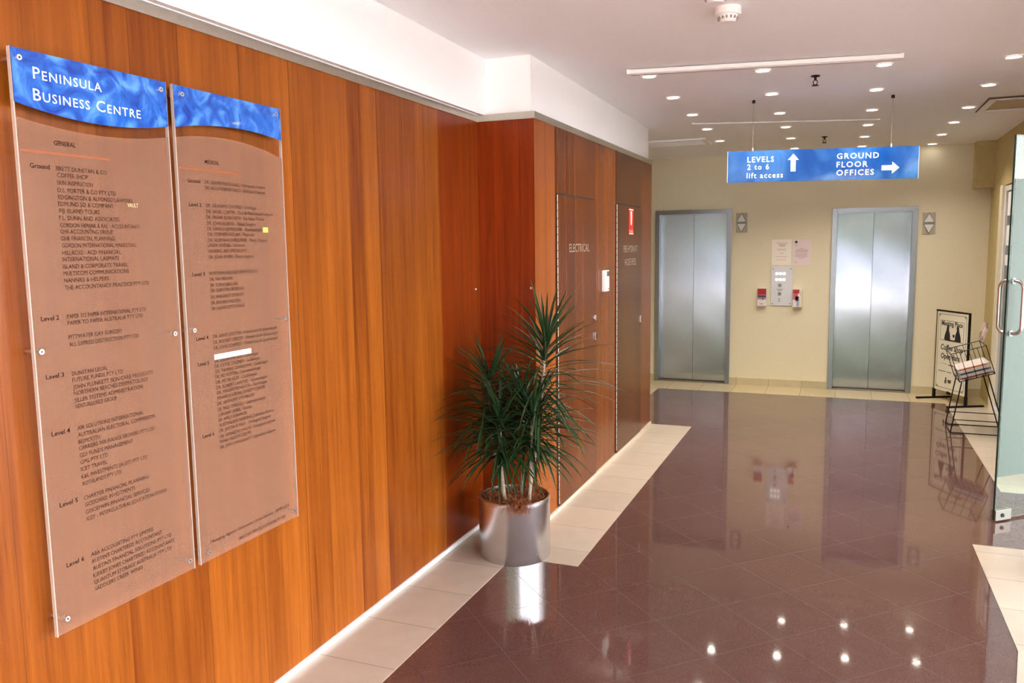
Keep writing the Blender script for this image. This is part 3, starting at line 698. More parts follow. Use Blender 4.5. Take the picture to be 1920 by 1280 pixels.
def notice(label, x0, x1, z0, z1, col, rows, logo, rc):
    t = thing('paper_notice', label, 'notice', ((x0+x1)/2, YE, z0))
    bm = B(); box(bm, x0, x1, YE-0.003, YE-0.0005, z0, z1); obj('sheet', bm, simple('notice_paper', col, 0.6), t)
    bm = B(); w = x1-x0; h = z1-z0
    for f, a, b, th in rows: box(bm, x0+w*a, x0+w*b, YE-0.0036, YE-0.003, z1-h*f-th, z1-h*f)
    obj('printed_lines', bm, simple('notice_print', rc, 0.7), t)
    if logo:
        bm = B(); cyl(bm, (x0+0.035, YE-0.003, z1-0.03), (x0+0.035, YE-0.0038, z1-0.03), 0.016, n=16); obj('logo', bm, simple('dark_green', srgb(40, 62, 44), 0.6), t)
notice('white paper notice taped above the lift call panel, left of a pinkish one', 1.258, 1.477, 1.460, 1.762, srgb(240, 232, 224), [(0.13, 0.22, 0.80, 0.008), (0.19, 0.35, 0.7, 0.012), (0.25, 0.38, 0.68, 0.008), (0.37, 0.25, 0.75, 0.005), (0.41, 0.3, 0.7, 0.005), (0.52, 0.4, 0.6, 0.006), (0.66, 0.2, 0.8, 0.005), (0.78, 0.25, 0.72, 0.005)], False, srgb(206, 178, 172))
notice('pinkish paper notice with small green logo, right of a white one', 1.494, 1.696, 1.458, 1.760, srgb(230, 212, 214), [(0.22, 0.1, 0.28, 0.006), (0.34, 0.35, 0.6, 0.005), (0.39, 0.15, 0.82, 0.006), (0.44, 0.15, 0.85, 0.006), (0.49, 0.12, 0.8, 0.005), (0.55, 0.15, 0.82, 0.005), (0.60, 0.12, 0.78, 0.005), (0.65, 0.12, 0.8, 0.005), (0.71, 0.35, 0.65, 0.005), (0.86, 0.1, 0.25, 0.006)], True, srgb(176, 154, 160))

def dispenser(label, x0, z0, body, kind):
    w, h, d = 0.105, 0.212, 0.062
    t = thing('card_holder', label, 'holder', (x0+w/2, YE, z0))
    bm = B(); box(bm, x0, x0+w, YE-d, YE-0.0005, z0, z0+h, 0.005); obj('box_body', bm, simple('holder_white', srgb(226, 218, 216), 0.4), t)
    f = YE-d
    def patch(name, a, b, c, e, col):
        bm = B(); box(bm, x0+w*a, x0+w*b, f-0.002, f, z0+h*c, z0+h*e); obj(name, bm, simple(name, col, 0.45), t)
    if kind == 0:
        patch('red_card', 0.03, 0.97, 0.64, 0.98, srgb(160, 22, 24)); patch('rose_band', 0.04, 0.96, 0.60, 0.64, srgb(196, 110, 116)); patch('purple_band', 0.04, 0.96, 0.48, 0.60, srgb(72, 54, 98)); patch('lilac_band', 0.04, 0.96, 0.37, 0.48, srgb(160, 140, 158))
        bm = B(); cyl(bm, (x0+w*0.62, f-0.002, z0+h*0.40), (x0+w*0.62, f-0.006, z0+h*0.40), 0.010, n=16); obj('knob', bm, simple('knob_blue', srgb(44, 40, 76), 0.4), t)
        bm = B(); box(bm, x0+w*0.25, x0+w*0.7, f-0.0006, f, z0+h*0.10, z0+h*0.13); obj('print_line', bm, simple('brown_print', srgb(120, 90, 84), 0.6), t)
    else:
        patch('red_card', 0.03, 0.70, 0.76, 0.98, srgb(168, 40, 36)); patch('magenta_band', 0.05, 0.55, 0.42, 0.76, srgb(196, 90, 120)); patch('dark_patch', 0.30, 0.66, 0.34, 0.60, srgb(84, 40, 52)); patch('blue_band', 0.42, 0.70, 0.06, 0.36, srgb(150, 170, 206)); patch('cream_band', 0.76, 0.97, 0.10, 0.80, srgb(226, 214, 190))
        bm = B()
        for k in range(3): box(bm, x0+w*0.80, x0+w*0.86, f-0.0028, f-0.002, z0+h*(0.66+0.07*k), z0+h*(0.70+0.07*k))
        obj('print_mark', bm, simple('brown_print', srgb(110, 90, 60), 0.6), t)
dispenser('small white wall box with red and purple front, left of call panel', 1.107, 0.976, None, 0)
dispenser('small white wall box with red and pink front, right of call panel', 1.508, 0.968, None, 1)

# ------------------------------------------------------------ ceiling fittings
def downlight(label):
    t = thing('downlight', label, 'ceiling light', (0, 0, 0), group='recessed downlights in the ceiling')
    bm = B(); lathe(bm, [(0.040, -0.002), (0.046, -0.0055), (0.052, -0.005), (0.055, -0.001), (0.054, 0.0)], 28); lobj('trim_ring', bm, WHITE_PL, t, True)
    bm = B(); lathe(bm, [(0.0, -0.0035), (0.030, -0.0033), (0.041, -0.002)], 24); lobj('lamp', bm, LAMP, t, True)
    return t
DL = [(0.832, 5.382), (1.529, 5.512), (2.236, 5.655), (2.942, 5.748), (0.834, 6.183), (1.520, 6.343), (2.221, 6.495), (2.942, 6.642), (0.836, 7.005), (1.515, 7.238), (2.221, 7.400), (2.938, 7.600), (0.827, 7.874), (1.511, 8.057), (2.211, 8.250), (2.928, 8.422), (0.824, 8.754), (1.513, 8.869), (2.203, 9.075), (2.913, 9.252), (1.503, 9.752), (2.195, 9.888), (2.900, 10.020)]
rown = ['nearest row', 'second row', 'third row', 'fourth row', 'fifth row', 'row above the lift wall']
coln = ['leftmost', 'second from left', 'third from left', 'rightmost']
proto = None
SPOT = bpy.data.lights.new('downlight_beam', 'SPOT'); SPOT.energy = 28; SPOT.color = (1.0, 0.91, 0.78); SPOT.spot_size = R(130); SPOT.spot_blend = 0.7; SPOT.shadow_soft_size = 0.03
for i, (x, y) in enumerate(DL):
    r = i//4 if i < 20 else 5; c = i % 4 if i < 20 else i-20+1
    lb = '%s recessed ceiling downlight in the %s' % (coln[c], rown[r])
    if proto is None: proto = downlight(lb); proto.location = (x, y, ceil_z(y))
    else: dup(proto, (x, y, ceil_z(y)), lb)
for x, y in [q for q in DL if q[1] < 9.6]:
    o = bpy.data.objects.new('downlight_beam', SPOT); o.location = (x, y, ceil_z(y)-0.015); C.objects.link(o)

def batten(label, p, q, w, h):
    p, q = Vector(p), Vector(q); d = q-p; ln = d.length; a = math.atan2(d.y, d.x); c = (p+q)/2
    t = thing('linear_fitting', label, 'ceiling fitting', (c.x, c.y, ceil_z(c.y)-0.003), a)
    bm = B(); box(bm, -ln/2, ln/2, -w/2, w/2, -h, -0.0035, 0.004); lobj('channel', bm, WHITE_PL, t)
    bm = B(); box(bm, -ln/2+0.02, ln/2-0.02, -w*0.32, w*0.32, -h-0.006, -h, 0.002); lobj('diffuser', bm, simple('dull_diffuser', srgb(206, 200, 200), 0.5), t)
    for s in (-1, 1):
        bm = B(); box(bm, s*ln/2-0.012, s*ln/2+0.012, -w/2-0.002, w/2+0.002, -h-0.003, -0.002, 0.003); lobj('end_cap', bm, WHITE_PL, t)
batten('long white linear ceiling fitting in front of nearest downlights', (0.760, 5.13, 0), (2.311, 5.38, 0), 0.060, 0.028)
batten('thin white linear ceiling fitting above the blue sign, far from the detectors', (0.777, 7.406, 0), (2.287, 7.896, 0), 0.025, 0.012)

def detector(label, x, y):
    t = thing('smoke_detector', label, 'detector', (x, y, ceil_z(y)))
    bm = B(); lathe(bm, [(0.0, 0.004), (0.060, 0.004), (0.061, -0.030), (0.056, -0.036), (0.0, -0.036)], 40); lobj('base', bm, WHITE_PL, t, True)
    bm = B(); lathe(bm, [(0.046, -0.036), (0.045, -0.044), (0.036, -0.060), (0.030, -0.066), (0.0, -0.067)], 40); lobj('head', bm, WHITE_PL, t, True)
    bm = B()
    for k in range(14):
        a = 2*math.pi*k/14; c, s = math.cos(a), math.sin(a)
        box(bm, -0.004, 0.004, 0.040, 0.0465, -0.054, -0.042)
        for v in bm.verts[-8:]: v.co = Vector((v.co.x*c-v.co.y*s, v.co.x*s+v.co.y*c, v.co.z))
        bm.verts.ensure_lookup_table()
    lobj('vent_slots', bm, simple('slot_grey', srgb(150, 140, 138), 0.7), t)

detector('white smoke detector on the ceiling in front of linear fitting', 1.500, 4.06)
detector('white smoke detector cut off by the top edge of the photo', 1.490, 3.733)

def sprinkler(label, x, y):
    t = thing('fire_sprinkler', label, 'sprinkler', (x, y, ceil_z(y)))
    bm = B(); lathe(bm, [(0.0, 0.002), (0.028, 0.002), (0.030, -0.004), (0.016, -0.010), (0.0, -0.010)], 24); lobj('rose', bm, BLACK_METAL, t, True)
    bm = B(); cyl(bm, (0, 0, -0.008), (0, 0, -0.030), 0.008, n=12)
    for s in (-1, 1): tube(bm, [(0.004*s, 0, -0.026), (0.014*s, 0, -0.038), (0.010*s, 0, -0.052), (0.0, 0, -0.060)], 0.003, 6)
    lobj('frame_arms', bm, BLACK_METAL, t, True)
    bm = B(); cyl(bm, (0, 0, -0.060), (0, 0, -0.064), 0.022, n=20); lobj('deflector', bm, BLACK_METAL, t, True)
sprinkler('dark fire sprinkler on the ceiling behind the long linear fitting', 1.834, 5.82)
sprinkler('dark fire sprinkler farther back, just above the blue hanging sign', 1.831, 8.896)

def vent(label, x0, x1, y0, y1, plain=False):
    z = ceil_z((y0+y1)/2)
    t = thing('ceiling_vent', label, 'vent', ((x0+x1)/2, (y0+y1)/2, z))
    w, d = (x1-x0)/2, (y1-y0)/2
    bm = B()
    for a in ((-w, w, -d, -d+0.05), (-w, w, d-0.05, d), (-w, -w+0.05, -d+0.05, d-0.05), (w-0.05, w, -d+0.05, d-0.05)): box(bm, a[0], a[1], a[2], a[3], -0.014, 0.008, 0.003)
    lobj('frame', bm, PAINT, t)
    bm = B()
    if not plain:
      for a in ((-w-0.006, w+0.006, -d-0.006, -d), (-w-0.006, -w, -d, d)): box(bm, a[0], a[1], a[2], a[3], -0.010, 0.006)
      lobj('shadow_gap', bm, simple('gap_brown', srgb(84, 70, 54), 0.7), t)
    bm = B(); box(bm, -w+0.05, w-0.05, -d+0.05, d-0.05, -0.004, 0.006)
    k = int((2*d-0.12)/0.03)
    for i in range(k): box(bm, -w+0.055, w-0.055, -d+0.065+i*0.03, -d+0.075+i*0.03, -0.010, -0.004)
    lobj('grille', bm, PAINT if plain else simple('tan_grille', srgb(186, 166, 126), 0.6), t)
vent('square ceiling vent with tan grille at the far right of the ceiling', 3.03, 3.72, 7.20, 7.88)
vent('square white ceiling vent in the far left of the ceiling above left lift', 0.05, 0.72, 8.46, 8.92, True)

# ------------------------------------------------------------ hanging sign
SA = math.atan2(0.217, 0.968)
sg = thing('hanging_sign', 'long blue hanging sign with white lettering and two arrows', 'sign', (1.865, 6.660, 2.308), SA)
SW, SH = 1.372, 0.236
bm = B(); box(bm, -SW/2, SW/2, -0.006, 0.006, -SH/2, SH/2, 0.001); lobj('sign_panel', bm, SIGNBLUE, sg)
bm = B(); box(bm, -SW/2-0.003, -SW/2, -0.007, 0.007, -SH/2, SH/2); box(bm, SW/2, SW/2+0.003, -0.007, 0.007, -SH/2, SH/2); lobj('edge_strip', bm, simple('pale_edge', srgb(200, 214, 232), 0.3), sg)
def sxz(u, v):
    top = 283-8*(u-1366)/359; bot = 340-5*(u-1366)/359
    return ((u-1545.5)/359*SW, SH/2-(v-top)/(bot-top)*SH)
bm = B()
for s, u0, u1, vb, cp_, in (('LEVELS', 1404, 1455, 303, 0.041), ('2 to 6', 1404, 1446, 316.5, 0.041), ('lift access', 1403, 1473, 332, 0.040), ('GROUND', 1574, 1652, 298, 0.041), ('FLOOR', 1574, 1632, 313.5, 0.041), ('OFFICES', 1574, 1644, 328.5, 0.041)):
    a = sxz(u0, vb); b = sxz(u1, vb); bm = B()
    text(bm, s, (a[0], -0.0068, a[1]), X, Z, b[0]-a[0], cp_, 0.012, sp=1.22); lobj('lettering', bm, WHITE_PRINT, sg)
def arrow(cx, cz, ln, hw, sw, hl, ang):
    pts = [(-sw, -ln/2), (sw, -ln/2), (sw, ln/2-hl), (hw, ln/2-hl), (0, ln/2), (-hw, ln/2-hl), (-sw, ln/2-hl)]
    ca, sa = math.cos(ang), math.sin(ang)
    bm = B(); prism(bm, [(cx+a*ca-b*sa, cz+a*sa+b*ca) for a, b in pts], (0, -0.0061, 0), X, Z, 0.0008); lobj('arrow', bm, WHITE_PRINT, sg)
a = sxz(1492, 304); arrow(a[0], a[1], 0.131, 0.040, 0.018, 0.045, 0)
a = sxz(1674, 315); arrow(a[0], a[1], 0.124, 0.044, 0.018, 0.050, -math.pi/2)
for u in (1414, 1674):
    x = sxz(u, 280)[0]; yw = 6.660+x*math.sin(SA); zt = ceil_z(yw)-2.308
    bm = B(); tube(bm, [(x, 0, SH/2), (x, 0, zt-0.004)], 0.0016, 6); w = lobj('wire', bm, simple('wire_grey', srgb(150, 144, 138), 0.4, 0.6), sg)
    bm = B(); cyl(bm, (x, 0, zt-0.022), (x, 0, zt), 0.012, n=12); o = lobj('ceiling_hook', bm, BLACK_METAL, w)
    bm = B(); cyl(bm, (x, 0, SH/2-0.004), (x, 0, SH/2+0.022), 0.007, n=10); o = lobj('clamp', bm, CHROME, w)

# ------------------------------------------------------------ potted dracaena
PC = Vector((0.366, 4.106, 0.0)); PR = 0.200; PH = 0.345
pp = thing('potted_dracaena', 'spiky dark green dracaena in a round brushed steel pot against the wood wall', 'potted plant', PC)
bm = B(); lathe(bm, [(0.0, 0.004), (PR-0.012, 0.004), (PR-0.002, 0.0), (PR, 0.006), (PR, PH-0.036), (PR+0.002, PH-0.030), (PR+0.002, PH-0.006), (PR-0.003, PH), (PR-0.010, PH-0.002), (PR-0.012, PH-0.02), (PR-0.012, PH-0.09), (0.0, PH-0.09)], 96)
POTM, nt, p = mat('brushed_pot'); p.inputs['Base Color'].default_value = srgb(214, 212, 214); p.inputs['Metallic'].default_value = 1; p.inputs['Roughness'].default_value = 0.27
lobj('pot', bm, POTM, pp, True)
random.seed(11)
bm = B()
rings = 14; seg = 60; g = []
for i in range(rings+1):
    r = (PR-0.014)*i/rings; row = []
    for j in range(seg):
        a = 2*math.pi*j/seg; x, y = r*math.cos(a), r*math.sin(a)
        h = noise.noise(Vector((x*16, y*16, 1)))*0.022+noise.noise(Vector((x*42, y*42, 5)))*0.012+0.014*(1-(r/PR)**2)
        row.append(bm.verts.new((x, y, PH-0.035+h)))
    g.append(row)
for r0, r1 in zip(g, g[1:]):
    for j in range(seg):
        try: bm.faces.new((r0[j], r0[(j+1) % seg], r1[(j+1) % seg], r1[j]))
        except ValueError: pass
def fibre(bm, p, d, ln, up):
    pts = [p]
    v = Vector(d).normalized()
    for k in range(4):
        v = (v+Vector((random.uniform(-.5, .5), random.uniform(-.5, .5), random.uniform(-.45, .35)+up))).normalized(); pts.append(pts[-1]+v*ln/4)
    w = Vector((random.uniform(-1, 1), random.uniform(-1, 1), 0)).normalized()*0.0012
    A_ = [bm.verts.new(q+w*(1-i/5)) for i, q in enumerate(pts)]; B_ = [bm.verts.new(q-w*(1-i/5)+Vector((0, 0, 0.0012))) for i, q in enumerate(pts)]
    for i in range(4): bm.faces.new((A_[i], A_[i+1], B_[i+1], B_[i]))
for k in range(900):
    a = random.uniform(0, 2*math.pi); r = (PR-0.02)*math.sqrt(random.random())
    fibre(bm, Vector((r*math.cos(a), r*math.sin(a), PH-0.03)), (random.uniform(-1, 1), random.uniform(-1, 1), random.uniform(0.1, 0.9)), random.uniform(0.04, 0.09), 0.05)
lobj('coir_mulch', bm, COIR, pp, True)
bm = B()
cd = Vector((2.034-0.366, -4.106, 0)).normalized()                    # a tuft of coir hangs over the rim at the front
lat = Vector((-cd.y, cd.x, 0))
for k in range(900):
    s = random.gauss(0, 0.032)+0.02
    o = cd*(PR-random.uniform(-0.012, 0.06))+lat*s+Vector((0, 0, PH+random.uniform(-0.02, 0.012)))
    fibre(bm, o, cd*random.uniform(0.2, 1)+lat*random.uniform(-.4, .4)+Vector((0, 0, random.uniform(-.6, .8))), random.uniform(0.03, 0.065), -0.25)
lobj('coir_tuft', bm, COIR, pp, True)

def leaf(bm, base, direc, ln, w, droop):
    d = Vector(direc).normalized(); n = 7
    side = d.cross(Z)
    side = side.normalized() if side.length > 1e-3 else Vector((1, 0, 0))
    prof = [0.55, 0.9, 1.0, 0.95, 0.8, 0.5, 0.04]
    p = Vector(base); rows = []
    for i in range(n):
        t = i/(n-1); ww = w*prof[i]
        nrm = side.cross(d).normalized()
        rows.append((bm.verts.new(p-side*ww/2+nrm*ww*0.22), bm.verts.new(p), bm.verts.new(p+side*ww/2+nrm*ww*0.22)))
        d = (d+Vector((0, 0, -droop*(0.4+t)))).normalized(); p = p+d*ln/(n-1)
    for r0, r1 in zip(rows, rows[1:]):
        bm.faces.new((r0[0], r0[1], r1[1], r1[0])); bm.faces.new((r0[1], r0[2], r1[2], r1[1]))
def crown(name, root, top, stem_r, nleaf, ln, skirt, seed, lean=(0, 0)):
    """one cane with its rosette; leaves clothe the top stretch of the cane"""
    random.seed(seed)
    root, top = Vector(root), Vector(top); n = 10; pts = []
    for i in range(n+1):
        t = i/n; q = root.lerp(top, t); b = math.sin(t*math.pi)
        q = q+Vector((lean[0]*b, lean[1]*b, 0)); pts.append(q)
    bm = B(); tube(bm, pts, stem_r, 10, radii=[stem_r*(1-0.25*i/n)*(1+0.06*math.sin(i*9)) for i in range(n+1)])
    lobj('cane', bm, CANE, pp, True)
    ax = (pts[-1]-pts[-3]).normalized()
    bm = B()
    for k in range(nleaf):
        t = k/nleaf                                             # 0 oldest, lowest .. 1 youngest, top
        az = k*2.39996+random.uniform(-.3, .3)
        el = R(-20+t**1.15*82+random.uniform(-9, 9))
        base = pts[-1]-ax*skirt*(1-t)
        hd = Vector((math.cos(az), math.sin(az), 0))
        d = hd*math.cos(el)+Z*math.sin(el)
        l_ = ln*random.uniform(0.8, 1.12)*(0.78+0.3*math.sin(min(1, t*1.25)*math.pi))
        # leaves that would push into the wall or the return are shorter
        tip = PC+base+d*l_
        if tip.x < 0.012: l_ *= max(0.15, (PC.x+base.x-0.02)/max(1e-3, PC.x+base.x-tip.x))
        tip = PC+base+d*l_
        if tip.y > 4.48 and tip.x < 0.37: l_ *= max(0.15, (4.47-PC.y-base.y)/max(1e-3, tip.y-PC.y-base.y))
        leaf(bm, base+hd*stem_r*0.6, d, l_, random.uniform(0.014, 0.020), random.uniform(0.03, 0.10)+0.10*(1-t))
    for v in bm.verts:
        wx, wy = v.co.x+PC.x, v.co.y+PC.y
        if wx < 0.016: v.co.x = 0.016-PC.x
        if wx < 0.40 and wy > 4.472: v.co.y = 4.472-PC.y
        if wx < 0.40 and wy > 4.40 and v.co.z < 0.06: v.co.z = 0.06
    lobj('leaf_crown', bm, LEAF, pp, True)
rel = lambda x, y, z: (x-PC.x, y-PC.y, z)
crown('a', (0.075, 0.02, PH-0.05), rel(0.545, 4.16, 1.235), 0.011, 115, 0.45, 0.42, 1, (0.01, 0.0))
crown('b', (0.10, -0.03, PH-0.05), rel(0.505, 4.03, 0.85), 0.010, 105, 0.40, 0.24, 2, (0.0, 0.01))
crown('c', (-0.035, -0.05, PH-0.05), rel(0.335, 3.99, 0.82), 0.012, 105, 0.40, 0.24, 3, (-0.012, 0.0))
crown('d', (-0.05, -0.02, PH-0.05), rel(0.215, 4.13, 1.02), 0.010, 105, 0.38, 0.32, 4, (-0.03, 0.0))
crown('e', (0.02, 0.05, PH-0.05), rel(0.40, 4.17, 0.92), 0.009, 95, 0.36, 0.30, 5, (0.0, 0.02))

# ------------------------------------------------------------ glass door, standing half open
GP = Vector((2.951, 5.596, 0)); ga = math.atan2(0.66, 0.74)
gd = tag(thing('door_5', 'half-open frosted green glass door with steel handle at right edge', 'door', (2.951, 5.596, 0), ga), kind='structure')
bm = B(); box(bm, 0.004, 0.92, -0.006, 0.006, 0.012, 2.338, 0.001); lobj('glass_leaf', bm, GLASS, gd)
bm = B(); box(bm, 0.0, 0.004, -0.0065, 0.0065, 0.012, 2.338); box(bm, 0.0, 0.92, -0.0065, 0.0065, 2.334, 2.338); lobj('glass_edge', bm, GEDGE, gd)
bm = B(); box(bm, 0.006, 0.915, -0.0085, -0.0065, 0.285, 2.084); lobj('frosted_film', bm, FILM, gd)
bm = B(); box(bm, 0.0, 0.13, -0.016, 0.016, 0.008, 0.075, 0.003); o = lobj('patch_fitting', bm, simple('fitting_grey', srgb(128, 126, 116), 0.4, 0.5), gd)
bm = B(); cyl(bm, (0.055, -0.016, 0.04), (0.055, -0.022, 0.04), 0.012, n=20); k = lobj('lock_cylinder', bm, DARK, gd); k.parent = o
for s in (-1, 1):
    bm = B(); pts = []
    x, z0, z1, off = 0.040, 1.17, 1.485, 0.078*s
    for a in range(0, 7): pts.append((x, s*0.008+(off-s*0.03)*min(1, a/2.0) if a < 2 else off-s*0.03*(1-math.sin(R((a-1)*18))), z1-0.03*(1-math.cos(R((a-1)*18))) if a >= 2 else z1))
    pts = [(x, s*0.008, z1)] + [(x, off-s*0.045+s*0.045*math.sin(R(t)), z1-0.045+0.045*math.cos(R(t))) for t in (0, 22, 45, 67, 90)] + [(x, off-s*0.045+s*0.045*math.sin(R(t)), z0+0.045-0.045*math.cos(R(t))) for t in (90, 67, 45, 22, 0)] + [(x, s*0.008, z0)]
    tube(bm, pts, 0.0115, 14)
    for z in (z0, z1): cyl(bm, (x, s*0.007, z), (x, s*0.014, z), 0.017, n=18)
    lobj('handle', bm, CHROME, gd, True)

# ------------------------------------------------------------ coffee shop board
LP, RP = Vector((3.020, 9.915, 0)), Vector((3.268, 9.43, 0))
ab = math.atan2(RP.y-LP.y, RP.x-LP.x); bw = (RP-LP).length
ca = thing('sandwich_board', 'white coffee shop board on black T feet beside the right lift', 'board', LP, ab)
# local x runs along the board, local -y faces the hall
bm = B(); box(bm, 0.012, bw-0.012, -0.006, 0.006, 0.112, 0.972, 0.001); lobj('board_panel', bm, simple('board_white', srgb(226, 220, 200), 0.5), ca)
bm = B(); box(bm, -0.008, bw+0.010, -0.010, 0.010, 0.968, 0.984, 0.002); lobj('top_rail', bm, BLACK_METAL, ca)
bm = B(); box(bm, bw-0.008, bw+0.010, -0.010, 0.010, 0.02, 0.972, 0.002); lobj('post', bm, BLACK_METAL, ca)
bm = B(); box(bm, -0.006, 0.008, -0.008, 0.008, 0.02, 0.972, 0.002); lobj('post', bm, simple('tan_metal', srgb(120, 104, 78), 0.4, 0.4), ca)
for x in (0.0, bw):
    bm = B(); box(bm, x-0.014, x+0.014, -0.012, 0.012, 0.018, 0.115, 0.002); lobj('leg', bm, BLACK_METAL, ca)
    bm = B(); box(bm, x-0.014, x+0.014, -0.20, 0.20, 0.003, 0.022, 0.003); lobj('foot', bm, BLACK_METAL, ca)
bm = B(); box(bm, bw*0.42, bw*0.52, -0.008, 0.008, 0.085, 0.118, 0.002); lobj('clip', bm, BLACK_METAL, ca)
yb = -0.0068
def outline(bm, x0, x1, z0, z1, w, y=yb):
    for a in ((x0, x1, z0, z0+w), (x0, x1, z1-w, z1), (x0, x0+w, z0, z1), (x1-w, x1, z0, z1)): box(bm, a[0], a[1], y, y+0.0006, a[2], a[3])
bm = B(); outline(bm, 0.035, bw-0.035, 0.145, 0.942, 0.004); outline(bm, 0.075, bw-0.075, 0.660, 0.875, 0.004)
for x, s in ((0.035, 1), (bw-0.035, -1)):
    for z, q in ((0.145, 1), (0.942, -1)):
        for k in range(3): prism(bm, [(x+s*0.008*k, z+q*(0.03-0.008*k)), (x+s*(0.03), z+q*0.004*k), (x+s*(0.034), z+q*(0.01+0.004*k))], (0, yb, 0), X, Z, 0.0006)
lobj('border_line', bm, simple('border_print', srgb(70, 60, 50), 0.6), ca)
def skew(bm, k, x0, z0):
    for v in bm.verts: v.co.x += (v.co.z-z0)*k
bm = B()
text(bm, 'Meeting Place', (0.095, yb-0.0008, 0.822), X, Z, bw-0.19, 0.050, 0.02)
lobj('title_lettering', bm, INK, ca)
# two silhouetted heads leaning together over a table, in the framed picture
bm = B()
for s, cx in ((1, 0.20), (-1, 0.375)):
    P_ = [(-0.055, 0.668), (-0.045, 0.72), (-0.020, 0.775), (-0.012, 0.815), (0.006, 0.835), (0.022, 0.825), (0.026, 0.800), (0.020, 0.780), (0.040, 0.740), (0.046, 0.700), (0.050, 0.668)]
    P_ = [(cx+s*a, b) for a, b in P_]
    prism(bm, P_ if s > 0 else P_[::-1], (0, yb, 0), X, Z, 0.0006)
box(bm, 0.165, 0.41, yb, yb+0.0006, 0.664, 0.676)
prism(bm, [(0.285, 0.735), (0.325, 0.735), (0.315, 0.705), (0.295, 0.705)], (0, yb, 0), X, Z, 0.0006)
lobj('silhouette', bm, INK, ca)
bm = B()
text(bm, 'Coffee Shop', (0.085, yb-0.0008, 0.560), X, Z, bw-0.165, 0.058, 0.018)
skew(bm, 0.12, 0, 0.5); lobj('lettering', bm, INK, ca); bm = B()
text(bm, 'Open 8am', (0.105, yb-0.0008, 0.465), X, Z, bw-0.225, 0.058, 0.018)
skew(bm, 0.12, 0, 0.5)
lobj('lettering', bm, INK, ca)
bm = B(); box(bm, 0.12, 0.22, yb, yb+0.0006, 0.408, 0.411); box(bm, 0.24, 0.36, yb, yb+0.0006, 0.396, 0.408); box(bm, 0.38, 0.45, yb, yb+0.0006, 0.405, 0.408)
for a, b in ((0.07, 0.20), (0.22, 0.30), (0.33, 0.44)): box(bm, a, b, yb, yb+0.0006, 0.322, 0.330)
lobj('small_print', bm, simple('faint_print', srgb(110, 100, 88), 0.6), ca)
bm = B()
prism(bm, [(0.19, 0.20), (0.22, 0.20), (0.225, 0.235), (0.215, 0.245), (0.222, 0.262), (0.205, 0.27), (0.195, 0.255), (0.20, 0.238), (0.185, 0.225)], (0, yb, 0), X, Z, 0.0006)
cy0 = [(0.27+0.03*math.cos(R(t)), 0.225+0.018*math.sin(R(t))) for t in range(180, 361, 20)]
prism(bm, cy0+[(0.30, 0.245), (0.24, 0.245)], (0, yb, 0), X, Z, 0.0006)
lobj('cup_drawing', bm, simple('drawing_print', srgb(90, 80, 72), 0.6), ca)

# ------------------------------------------------------------ wire newspaper rack
NY, FY = 8.13, 8.51
rk = thing('newspaper_rack', 'black wire newspaper rack tilted beside the glass door', 'rack', (3.2, 8.32, 0))
def wires(name, segs, r=0.0055, m=BLACK_METAL):
    bm = B()
    for s in segs: tube(bm, s, r, 6)
    return obj(name, bm, m, rk, True)
FLt, FRt = (2.990, 0.006), (3.395, 0.006)
TL, TR_ = (3.060, 0.470), (3.265, 0.535)
for y in (NY, FY):
    o = y
    wires('leg', [[(FLt[0], y, FLt[1]), (TL[0], y, TL[1])]])
    wires('leg', [[(FRt[0]+0.03, y, FRt[1]), (TR_[0], y, TR_[1])]])
    wires('base_rail', [[(FLt[0], y, FLt[1]), (FRt[0]+0.03, y, FRt[1])]])
wires('cross_rail', [[(FLt[0]+0.018, y, 0.125), (FRt[0]+0.0, y, 0.125)] for y in (NY+0.0, FY)], 0.0045)
wires('side_rail', [[(FLt[0], NY, 0.006), (FLt[0], FY, 0.006)], [(FRt[0]+0.03, NY, 0.006), (FRt[0]+0.03, FY, 0.006)]], 0.0045)
# basket: a tilted wire box; a along its bottom edge, b up its side
e1 = Vector((0.950, 0, 0.312)); e2 = Vector((-0.312, 0, 0.950)); O_ = Vector((3.044, NY, 0.470))
bp = lambda a, b, y: tuple(O_+e1*a+e2*b+Vector((0, y-NY, 0)))
BW_, BH_ = 0.285, 0.258
for y in (NY, FY):
    bm = B(); tube(bm, [bp(0, 0, y), bp(BW_, 0, y), bp(BW_, BH_, y), bp(0, BH_, y)], 0.0055, 6, closed=True); obj('basket_frame', bm, BLACK_METAL, rk, True)
wires('basket_rail', [[bp(a, b, NY), bp(a, b, FY)] for a, b in ((0, 0), (BW_, 0), (0, BH_), (BW_, BH_))], 0.005)
for y in (NY, FY):
    wires('basket_grid', [[bp(BW_*k/4, 0, y), bp(BW_*k/4, BH_, y)] for k in (1, 2, 3)], 0.0026)
wires('basket_floor', [[bp(BW_*k/6, 0, NY), bp(BW_*k/6, 0, FY)] for k in range(1, 6)], 0.003)
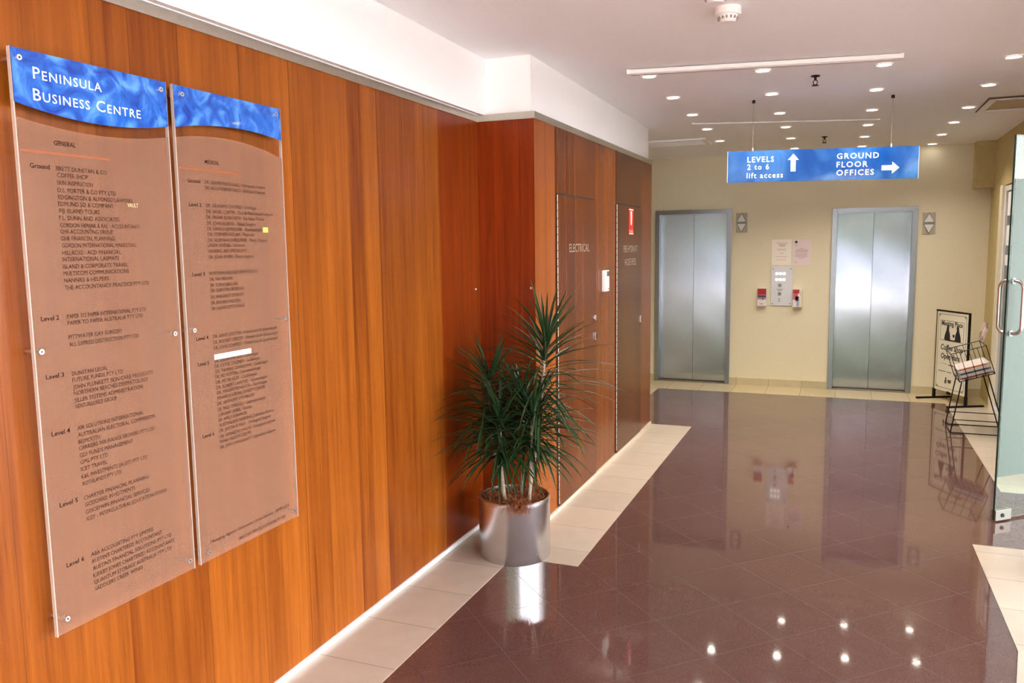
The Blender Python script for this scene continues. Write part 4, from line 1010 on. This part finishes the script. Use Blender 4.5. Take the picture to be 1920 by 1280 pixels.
# newspapers lying in the basket
pc = [srgb(176, 172, 178), srgb(206, 202, 204), srgb(150, 158, 172), srgb(214, 206, 198), srgb(192, 180, 174)]
plab = ['grey newspaper at the bottom of wire rack stack', 'pale newspaper second from bottom in the wire rack', 'blue-grey newspaper in the middle of wire rack stack', 'white newspaper second from top in the wire rack', 'orange edged newspaper on top of wire rack stack']
for k in range(5):
    th = 0.019; b0 = 0.0075+k*(th+0.001); ins = 0.012+0.006*(k % 2)
    t = thing('newspaper', plab[k], 'newspaper', bp(BW_/2, b0, (NY+FY)/2), 0, 'newspapers stacked in the wire rack')
    bm = B(); prism(bm, [(ins, b0), (BW_-ins, b0), (BW_-ins, b0+th), (ins, b0+th)], O_+Vector((0, FY-NY-0.02-0.01*(k % 2), 0)), e1, e2, FY-NY-0.035)
    obj('folded_sheets', bm, simple('newsprint', pc[k], 0.8, noise_amt=0.12, noise_scale=60), t)
    bm = B(); prism(bm, [(BW_*0.1, b0+th*0.35), (BW_*0.85, b0+th*0.35), (BW_*0.85, b0+th*0.75), (BW_*0.1, b0+th*0.75)], O_+Vector((0, 0.0148, 0)), e1, e2, 0.0012)
    obj('printed_edge', bm, simple('news_ink', [srgb(190, 60, 44), srgb(110, 104, 110), srgb(60, 70, 104), srgb(130, 120, 120), srgb(206, 90, 40)][k], 0.8), t)
# a crumpled leaflet tucked in the top corner of the rack
bm = B(); random.seed(5)
bmesh.ops.create_grid(bm, x_segments=5, y_segments=8, size=0.5)
base = Vector(bp(BW_-0.004, BH_-0.045, FY-0.03))
for v in bm.verts:
    a, b = v.co.x, v.co.y+0.5
    v.co = base+Vector((a*0.05+b*0.030+random.uniform(-.005, .005), 0.012*math.sin(b*5+a*4)+random.uniform(-.004, .004), b*0.165+random.uniform(-.004, .004)))
bmesh.ops.solidify(bm, geom=bm.faces[:], thickness=0.0015)
for v in bm.verts: v.co.z += 0.052
tag(obj('leaflet', bm, simple('leaflet_paper', srgb(214, 190, 180), 0.7, noise_amt=0.2, noise_scale=25), None, True), 'crumpled pale leaflet tucked into top corner of wire rack', 'leaflet')

# ------------------------------------------------------------ groups of like things, labels of the setting
for pre, g in (('directory_board', 'frosted directory boards on the wood wall'), ('lift_indicator', 'arrow indicator plates beside the lifts'), ('card_holder', 'small wall boxes beside the call panel'), ('paper_notice', 'paper notices above the call panel'), ('smoke_detector', 'smoke detectors on the ceiling'), ('fire_sprinkler', 'fire sprinklers on the ceiling'), ('ceiling_vent', 'square ceiling vents'), ('linear_fitting', 'linear ceiling fittings'), ('screw', 'screw heads in the veneer')):
    for o in C.objects:
        if o.parent is None and o.name.split('.')[0] == pre: o['group'] = g
for nm, lb, ct in (('wall_office', 'cream office walls beyond the glazed panel', 'wall'), ('wall_entrance', 'white glazed side of the entrance beside the camera', 'wall'), ('wall_front', 'white entrance wall with glazing bars behind the camera', 'wall'), ('floor_outside', 'grey paving far outside the entrance', 'ground'), ('floor_bounce', 'unseen pale paving added outside the entrance to bounce light onto the ceiling', 'ground'), ('wall_garden', 'low grey garden wall under the hedge', 'wall')):
    o = bpy.data.objects.get(nm)
    if o: tag(o, lb, ct)
